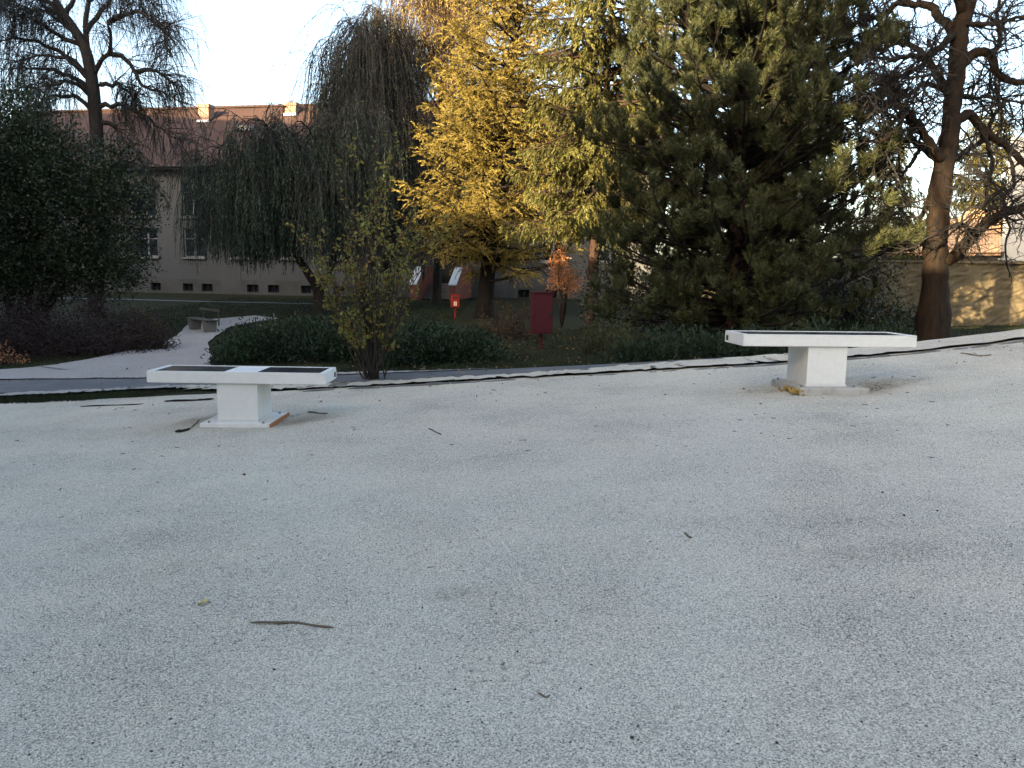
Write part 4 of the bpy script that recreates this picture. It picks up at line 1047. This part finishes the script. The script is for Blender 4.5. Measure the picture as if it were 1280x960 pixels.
# dark arching low bough of the larch, and a pale snapped twig under the pine
rng = np.random.default_rng(64)
lt = [o for o in COL.objects if o.name == "larch_tree"][0]
q = catmull([P(612, 352, 27.8), P(640, 346, 27.2), P(672, 336, 26.8), (P(710, 326, 26.5))], 14)
tws = grow(*sample(np.array([q]), np.zeros(40, int), rng.uniform(0.2, 1, 40)), rng.uniform(0.3, 0.8, 40), 6, rng, 0.15, (0, 0, -1), 0.3)
build("low_bough", [tubes(q[None], taper(1, 14, 0.06, 0.02), 6), tubes(tws, taper(40, 6, 0.010, 0.004), 3)], MAT["bark_dark"], lt, smooth=True, world_pts=True)

# ---------------------------------------------------------------- the two white tables with solar tops
def solar_table(label, loc, rz, out_left, top_mats, concrete_base, group="white solar tables on the gravel"):
    t = thing("solar_table", label, "table", loc, rz, group)
    LX, LY, H, TH = 1.80, 0.54, (0.585 if concrete_base else 0.545), 0.12
    b0 = 0.03 if not concrete_base else 0.065
    # slab: bottom, four upright rims
    rim = 0.022
    s = bevel(build("slab", [box(-LX / 2, LX / 2, -LY / 2, LY / 2, H - TH, H - 0.014)], MAT["white"], t), 0.008, 3)
    bevel(build("rim", [box(-LX / 2 + 0.002, LX / 2 - 0.002, -LY / 2 + 0.002, -LY / 2 + rim, H - 0.0138, H)], MAT["white"], t), 0.004)
    bevel(build("rim", [box(-LX / 2 + 0.002, LX / 2 - 0.002, LY / 2 - rim, LY / 2 - 0.002, H - 0.0138, H)], MAT["white"], t), 0.004)
    bevel(build("rim", [box(-LX / 2 + 0.002, -LX / 2 + rim * 2.6, -LY / 2 + rim + 0.001, LY / 2 - rim - 0.001, H - 0.0138, H)], MAT["white"], t), 0.004)
    bevel(build("rim", [box(LX / 2 - rim * 2.6, LX / 2 - 0.002, -LY / 2 + rim + 0.001, LY / 2 - rim - 0.001, H - 0.0138, H)], MAT["white"], t), 0.004)
    xa, xb = -LX / 2 + rim * 2.6 + 0.002, LX / 2 - rim * 2.6 - 0.002
    cuts = [xa, xa + (xb - xa) * 0.42, xa + (xb - xa) * 0.62, xb]
    for k in range(3):
        o = build("top_panel", [box(cuts[k] + 0.002, cuts[k + 1] - 0.002, -LY / 2 + rim + 0.003, LY / 2 - rim - 0.003, H - 0.0135, H - 0.004)], MAT[top_mats[k]], t)
        if top_mats[k] == "white": o["label"] = "pale middle panel"
        else:
            if k == 0:
                fr = [box(cuts[k] + 0.01, cuts[k + 1] - 0.01, y - 0.0015, y + 0.0015, H - 0.0039, H - 0.0032) for y in (-0.11, 0.0, 0.11)]
                build("cell_lines", fr, MAT["concrete"], o)
    ped = bevel(build("pedestal", [box(-0.21, 0.20, -0.235, 0.245, b0 + 0.012, H - TH - 0.0015)], MAT["white"], t), 0.006)
    build("foot_flange", [box(-0.218, 0.208, -0.243, 0.253, b0 - 0.004, b0 + 0.0115)], MAT["white"], t)
    sx = -1 if out_left else 1
    so = build("socket", [box(*sorted((sx * (LX / 2 - 0.004), sx * (LX / 2 + 0.006))), LY / 2 - 0.11, LY / 2 - 0.055, H - 0.095, H - 0.045)], MAT["black"], t)
    build("rivet", [box(*sorted((sx * (LX / 2 + 0.0062), sx * (LX / 2 + 0.009))), LY / 2 - 0.09, LY / 2 - 0.075, H - 0.078, H - 0.062)], MAT["concrete"], so)
    if concrete_base:
        V, F = box(-0.33, 0.40, -0.36, 0.36, -0.09, b0 - 0.005)
        bevel(build("base_plate", [(V, F)], MAT["plate"], t), 0.012)
        rng = np.random.default_rng(5); fo = []
        for k in range(46):
            c = np.array([-0.345 + rng.normal(0, 0.035), -0.38 + 0.4 * rng.random() ** 1.4, rng.uniform(-0.01, 0.05)])
            V, F = box(-0.5, 0.5, -0.5, 0.5, -0.5, 0.5)
            V = nrm(V) * np.array([rng.uniform(0.012, 0.035), rng.uniform(0.015, 0.04), rng.uniform(0.010, 0.03)]) * 1.3 * rng.uniform(0.7, 1.2, (8, 1)) + c
            fo.append((V, F))
        f = build("mounting_foam", fo, MAT["foam"], t); f["label"] = "yellow brown crust at the left edge of the base"; f["kind"] = "stuff"
        sd_ = f.modifiers.new("sub", "SUBSURF"); sd_.levels = sd_.render_levels = 2
    else:
        bevel(build("base_plate", [box(-0.36, 0.345, -0.33, 0.36, -0.02, b0 - 0.005)], MAT["white"], t), 0.004)
        build("rust_strip", [box(0.346, 0.362, -0.333, 0.362, -0.02, b0 - 0.003)], MAT["rust"], t)["label"] = "rusty edge of the base plate"
    for bx_ in (-0.28, 0.27):
        for by_ in (-0.28, 0.30):
            build("bolt", [tubes(np.array([[[bx_, by_, b0 - 0.006], [bx_, by_, b0 + 0.012], [bx_, by_, b0 + 0.0121]]]), np.array([[0.013, 0.013, 0.0]]), 6)], MAT["concrete"], t)
    return t
YF = 8.0
lp = P(294.2, 465, YF); lc = lp + np.array([0, 0.27, 0]); lc[2] = lp[2] - 0.545
solar_table("white solar table on a thin rusty plate, left one beside the yellow leaved shrub", lc, R(0.3), False, ["panel", "white", "panel"], False)
rp = P(1039, 418.7, YF); rc_ = rp + np.array([-0.02, 0.27, 0]); rc_[2] = rp[2] - 0.585
solar_table("white solar table on a thick concrete base, right one below the dark pine", rc_, R(4.5), True, ["panel", "panel", "panel"], True)

# ---------------------------------------------------------------- other furniture
# red cabinet on a post
cp = G(676, 437)
cb = thing("red_cabinet", "dark red metal cabinet on a single post in the lawn", "cabinet", cp, R(15))
zb = float(P(676, 417, cp[1])[2] - cp[2]); zt = float(P(676, 366, cp[1])[2] - cp[2])
bevel(build("body", [box(-0.20, 0.20, -0.13, 0.13, zb, zt)], MAT["red"], cb), 0.008)
d_ = bevel(build("door", [box(-0.185, 0.185, -0.142, -0.1305, zb + 0.03, zt - 0.03)], MAT["red"], cb), 0.003)
build("handle", [box(0.13, 0.15, -0.16, -0.1425, (zb + zt) / 2 - 0.05, (zb + zt) / 2 + 0.05)], MAT["black"], d_)
build("lid", [box(-0.215, 0.215, -0.155, 0.14, zt + 0.001, zt + 0.02)], MAT["red"], cb)
build("post", [tubes(np.array([[[0.0, 0, -0.3], [0.0, 0, zb - 0.001]]]), np.full((1, 2), 0.035), 10)], MAT["red"], cb, smooth=True)
# red waste bin
bp = on(569, 28.0)
bn = thing("waste_bin", "small bright red waste bin on a post in front of the entrance steps", "bin", bp, R(4))
z0 = float(P(569, 384.5, 28)[2] - bp[2]); z1 = float(P(569, 369, 28)[2] - bp[2])
bevel(build("body", [box(-0.16, 0.16, -0.11, 0.11, z0, z1)], MAT["redbin"], bn), 0.03, 3)
build("mouth", [box(-0.10, 0.10, -0.125, -0.1105, z1 - 0.10, z1 - 0.05)], MAT["black"], bn)
build("sticker", [box(-0.05, -0.008, -0.1135, -0.1105, z0 + 0.06, z0 + 0.22), box(0.008, 0.05, -0.1135, -0.1105, z0 + 0.06, z0 + 0.22)], MAT["decal"], bn)
build("hood", [box(-0.17, 0.17, -0.13, 0.12, z1 + 0.001, z1 + 0.03)], MAT["redbin"], bn)
build("post", [tubes(np.array([[[0, 0.03, -0.3], [0, 0.03, z0 + 0.0]]]), np.full((1, 2), 0.035), 8)], MAT["redbin"], bn, smooth=True)
# park bench on concrete feet
f1, f2 = G(244, 413), G(262.5, 416.5)
bc = (f1 + f2) / 2; bd = f2 - f1
pbn = thing("park_bench", "weathered park bench on two tapered concrete feet by the gravel path", "bench", bc, math.atan2(bd[1], bd[0]))
hl = float(np.linalg.norm(bd[:2])) / 2
for s in (-1, 1):
    a, b2, h = 0.085, 0.13, 0.33
    V = np.array([[s * hl + x * w, y * (w + 0.04), z] for z, w in ((-0.05, a), (h, b2)) for y in (-1, 1) for x in (-1, 1)])
    _, F = box(0, 1, 0, 1, 0, 1)
    bevel(build("leg", [(V, F)], MAT["dark_concrete"], pbn), 0.01)
for k in range(3):
    bevel(build("seat_plank", [box(-hl - 0.2, hl + 0.2, -0.17 + 0.12 * k, -0.07 + 0.12 * k, 0.335, 0.365)], MAT["bench_wood"], pbn), 0.005)
for s in (-1, 1):
    build("back_post", [box(s * hl - 0.02, s * hl + 0.02, 0.235, 0.265, 0.2, 0.66)], MAT["bench_wood"], pbn)
bevel(build("back_plank", [box(-hl - 0.2, hl + 0.2, 0.20, 0.234, 0.58, 0.64)], MAT["bench_wood"], pbn), 0.005)
# pale stones / broken pale branches beyond the juniper
rng = np.random.default_rng(71)
sp0 = on(349, 22.0)
pst = thing("branch_pile", "small pile of pale cut branches on the lawn behind the juniper", "branches", sp0)
tws = grow(sp0 + rng.normal(0, [0.16, 0.1, 0.03], (26, 3)) + [0, 0, 0.08], nrm(rng.normal(0, [1, 0.6, 0.35], (26, 3)) + [0, 0, 0.2]), rng.uniform(0.25, 0.6, 26), 5, rng, 0.15)
for k in range(26):
    build("branch", [tubes(tws[k][None], taper(1, 5, 0.016, 0.006), 5)], MAT["twig_pale"], pst, world_pts=True)
# snapped pale twig hanging in the shade right of the pine
pt = P(1085, 345, 17.5)
tt0 = thing("snapped_branch", "pale forked snapped branch leaning in the shade below the pine", "branch", on(1085, 17.5))
q = np.stack([catmull([P(1090, 350, 17.5), P(1082, 347, 17.5), P(1073, 342, 17.4)], 6), catmull([P(1087, 352, 17.5), P(1096, 346, 17.6), P(1103, 343, 17.6)], 6), catmull([P(1089, 351, 17.5), P(1086, 380, 17.5), on(1085, 17.5)], 6)])
build("fork", [tubes(q, taper(3, 6, 0.014, 0.006), 5)], MAT["twig_pale"], tt0, smooth=True, world_pts=True)

# ---------------------------------------------------------------- things lying on the gravel
def zc1(x, y): return float(zcourt(np.array([[x]]), np.array([[y]]))[0, 0])
def GG(px, py):
    p = G(px, py); return np.array([p[0], p[1], zc1(p[0], p[1])])
def stick(label, pxs, r, seed, mat="stick"):
    rng = np.random.default_rng(seed)
    pts = np.array([GG(*p) + [0, 0, r * 0.7] for p in pxs]); K = 16
    c = catmull(pts, K); c[:, 2] = [zc1(a[0], a[1]) + r * 0.75 + 0.004 * math.sin(i * 0.5) for i, a in enumerate(c)]
    ra = r * (0.55 + 0.45 * np.sin(np.linspace(0.15, math.pi * 0.92, K))) * (1 + 0.08 * rng.normal(size=K)); ra[-1] *= 0.3; ra[0] *= 0.5
    t = thing("stick", label, "stick", GG(*pxs[0]), group="sticks on the gravel")
    build("wood", [tubes(c[None], ra[None], 8)], MAT[mat], t, smooth=True, world_pts=True)
    return t
stick("long curved brown stick lying on the gravel in the foreground", [(313, 782), (345, 780.5), (372, 781), (395, 784.5), (418, 789)], 0.0065, 1)
stick("short dark stick left of the rusty base plate", [(219, 542), (227, 541), (238, 539)], 0.016, 2, "bark_dark")
stick("thin twig leaning to the left corner of the rusty base plate", [(238, 538), (244, 533), (249, 528)], 0.007, 3)
stick("dark twig right of the rusty base plate", [(384, 514), (397, 516), (410, 518)], 0.009, 4)
stick("short twig in the middle distance of the gravel left of center", [(535, 536), (543, 539), (552, 544)], 0.007, 5)
stick("twig under the right end of the white table on concrete base", [(1200, 442), (1222, 445), (1240, 445)], 0.009, 6)
stick("tiny twig on the open gravel below the center", [(855, 668), (860, 671), (865, 674)], 0.006, 7)
stick("tiny twig at the lower right part of the gravel", [(672, 873), (680, 874), (688, 874)], 0.004, 8)
stick("dark gap in the gravel beside the grass strip at the left, shaped as a twig", [(205, 503.5), (235, 502), (268, 500)], 0.014, 9, "bark_dark")  # gap in the gravel, drawn as a dark stick
stick("thin dark gravel gap nearest the left edge below the grass strip, shaped as a twig", [(100, 509), (130, 508), (180, 506.5)], 0.009, 10, "bark_dark")  # another dark gravel gap in stick form
def flat_leaf(name, label, px, py, sz, mat, seed):
    rng = np.random.default_rng(seed); p = GG(px, py); a = rng.uniform(0, 6.28)
    t = thing(name, label, "leaf", p, a, "single leaves on the gravel")
    L = np.linspace(0, 1, 6); w = np.sin(L * math.pi) ** 0.7 * 0.32
    V = []
    for i in range(6):
        for s in (-1, 0, 1): V.append([(L[i] - 0.5) * sz, s * w[i] * sz, 0.006 + 0.006 * abs(s) + 0.008 * math.sin(L[i] * 5)])
    F = [[i * 3 + j, i * 3 + j + 1, i * 3 + j + 4, i * 3 + j + 3] for i in range(5) for j in range(2)]
    build("blade", [(np.array(V), np.array(F))], MAT[mat], t, smooth=True)
    build("stalk", [tubes(np.array([[[-sz * 0.5, 0, 0.006], [-sz * 0.75, sz * 0.06, 0.006]]]), np.full((1, 2), 0.0015), 4)], MAT["stick"], t)
flat_leaf("fallen_leaf", "pale yellow leaf on the gravel above the long curved stick", 254, 755, 0.05, "yellow_leaf", 1)
flat_leaf("fallen_leaf", "small red leaf right of the left table's rusty plate", 401, 503, 0.06, "red_leaf", 2)
def pebble(label, px, py, r, seed):
    rng = np.random.default_rng(seed); p = GG(px, py)
    V, F = box(-1, 1, -1, 1, -1, 1); V = nrm(V) * rng.uniform(0.75, 1.2, (8, 1)) * np.array([r * 1.3, r, r * 0.7])
    o = build("dark_pebble", [(V, F)], MAT["dark_stone"]); o.location = p + [0, 0, r * 0.35]; o.rotation_euler = (0, 0, rng.uniform(0, 6))
    s = o.modifiers.new("sub", "SUBSURF"); s.levels = s.render_levels = 2
    return tag(o, label, "pebble", "dark pebbles on the gravel")
pebble("dark pebble at the bottom right of center near the frame edge", 790, 928, 0.011, 1)
pebble("dark pebble at the bottom right of its neighbour near the frame edge", 971, 930, 0.010, 2)
pebble("larger dark pebble on the open gravel at the right", 1130, 645, 0.016, 3)
pebble("smaller dark pebble right of the larger one on the open gravel", 1172, 640, 0.012, 4)
pebble("dark pebble below the yellow leaf at the left edge of the long curved stick", 343, 840, 0.010, 5)
pebble("dark pebble in the middle distance below the right table", 1103, 617, 0.014, 6)

# loose stones of the court, denser near the viewer
rng = np.random.default_rng(81)
n = 90000
yy = 1.9 + 5.6 * rng.random(n) ** 1.5; xx = rng.uniform(-0.72, 0.72, n) * (yy + 0.3)
r = rng.uniform(0.0012, 0.0034, n) * (1 + 0.9 * (rng.random(n) < 0.06)); a = rng.uniform(0, 6.28, n)
zz = zcourt(xx[:, None], yy[:, None])[:, 0]
base = np.stack([xx, yy, zz], 1)
pts = []
for k in range(4):
    an = a + k * math.pi / 2 + rng.normal(0, 0.25, n); q = r * rng.uniform(0.7, 1.3, n)
    pts.append(base + np.stack([np.cos(an) * q * 1.2, np.sin(an) * q, -0.001 + 0 * q], 1))
pts.append(base + np.stack([rng.normal(0, 0.3, n) * r, rng.normal(0, 0.3, n) * r, r * rng.uniform(0.6, 1.2, n)], 1))
V = np.stack(pts, 1).reshape(-1, 3); o5 = np.arange(n)[:, None] * 5
build("loose_gravel", [(V, np.concatenate([o5 + [[0, 1, 4]], o5 + [[1, 2, 4]], o5 + [[2, 3, 4]], o5 + [[3, 0, 4]]]))], MAT["grain"], kind="stuff")

nd_ = 170
x = rng.uniform(-7, 7, nd_); y = 2.2 + 7.8 * rng.random(nd_); z = zcourt(x[:, None], y[:, None])[:, 0] + 0.003
a = rng.uniform(0, 6.28, nd_)
tw = grow(np.stack([x, y, z], 1), np.stack([np.cos(a), np.sin(a), 0 * a], 1), rng.uniform(0.012, 0.05, nd_) * np.clip(y / 5, 0.5, 1.3), 4, rng, 0.12, (0, 0, 1), 0.0)
tw[:, :, 2] = z[:, None]
build("gravel_debris", [tubes(tw, taper(nd_, 4, 0.0022, 0.0012) * np.clip(y / 5, 0.5, 1.5)[:, None], 4)], MAT["bark_dark"], kind="stuff")

k_ = 60
x = rng.uniform(-6, 7, k_); y = 10.0 - 4.5 * rng.random(k_) ** 2.2; zz = zcourt(x[:, None], y[:, None])[:, 0] + 0.006
build("leaf_litter", [leaves(np.stack([x, y, zz], 1), np.stack([rng.normal(0, 1, k_), rng.normal(0, 1, k_), rng.uniform(0, 0.3, k_)], 1), rng.uniform(0.02, 0.045, k_), rng.uniform(0.012, 0.025, k_), rng)], MAT["litter"], kind="stuff")
# grass, dry leaves
rng = np.random.default_rng(82)
def blades(xr, yr, n, h, w, inside=lambda x, y: np.ones(len(x), bool), zf=g):
    x = rng.uniform(*xr, n); y = rng.uniform(*yr, n); ok = inside(x, y); x, y = x[ok], y[ok]
    c = lump(x, y, 2.5, 14); kp = rng.random(len(x)) < 0.62 + 0.6 * c; x, y = x[kp], y[kp]; k = len(x)
    z = zf(x, y) - 0.005
    D = nrm(np.stack([rng.normal(0, 0.45, k), rng.normal(0, 0.45, k), np.ones(k)], 1))
    return needles(np.stack([x, y, z], 1), D, rng.uniform(h * 0.5, h * 1.3, k), w, rng)
PA = np.array([G(*p)[:2] for p in pl]); PB = np.array([G(*p)[:2] for p in pr])
poly = np.vstack([PA, PB[::-1]])
def off_path(x, y):
    ins = np.zeros(len(x), bool); j = len(poly) - 1
    for i in range(len(poly)):
        xi, yi = poly[i]; xj, yj = poly[j]
        if yi != yj: ins ^= ((yi > y) != (yj > y)) & (x < (xj - xi) * (y - yi) / (yj - yi) + xi)
        j = i
    return ~ins
strip = lambda x, y: (y > 10.2 + np.clip((x + 5.6) * 0.22, 0, 0.6) + 0.04 * lump(x, y, 5, 4)) & (y < 10.80 + 0.03 * lump(x, y, 6, 9)) & (x < -3.3)
build("grass", [blades((-9.5, -3.2), (10.1, 10.85), 26000, 0.055, 0.008, strip), blades((-9.8, -3.5), (12.3, 16), 24000, 0.06, 0.009, off_path), blades((-3.4, 5), (12.35, 15.5), 34000, 0.06, 0.009, lambda x, y: y > 12.25 + 0.1 * lump(x, y, 4, 3) + 0.2 * (x < 0.5)),
                blades((-3.4, 7), (15.5, 22), 24000, 0.07, 0.012), blades((-14, -2), (16, 40), 50000, 0.08, 0.02, off_path), blades((6, 15), (12.5, 22), 14000, 0.09, 0.012), blades((8.9, 30), (22.1, 24.5), 16000, 0.10, 0.014, zf=lambda x, y: np.maximum(zt_(x, y), 2.13))], MAT["grass"], kind="stuff")
k = 2600
x = rng.uniform(-7, 6, k); y = 10.6 + 12 * rng.random(k) ** 1.6
kp = rng.random(k) < np.where(y < 12.2, 0.12, 0.6) * np.where(x < -4.5, 0.3, 1); x, y = x[kp], y[kp]
build("leaf_litter", [leaves(np.stack([x, y, g(x, y) + 0.035], 1), nrm(np.stack([rng.normal(0, 1, len(x)), rng.normal(0, 1, len(x)), rng.normal(0, 0.25, len(x))], 1)), rng.uniform(0.03, 0.07, len(x)), rng.uniform(0.02, 0.04, len(x)), rng)], MAT["litter"], kind="stuff")
tot = sum(len(o.data.polygons) for o in COL.objects if o.type == "MESH")
print("POLYS", tot, "OBJECTS", len(COL.objects))
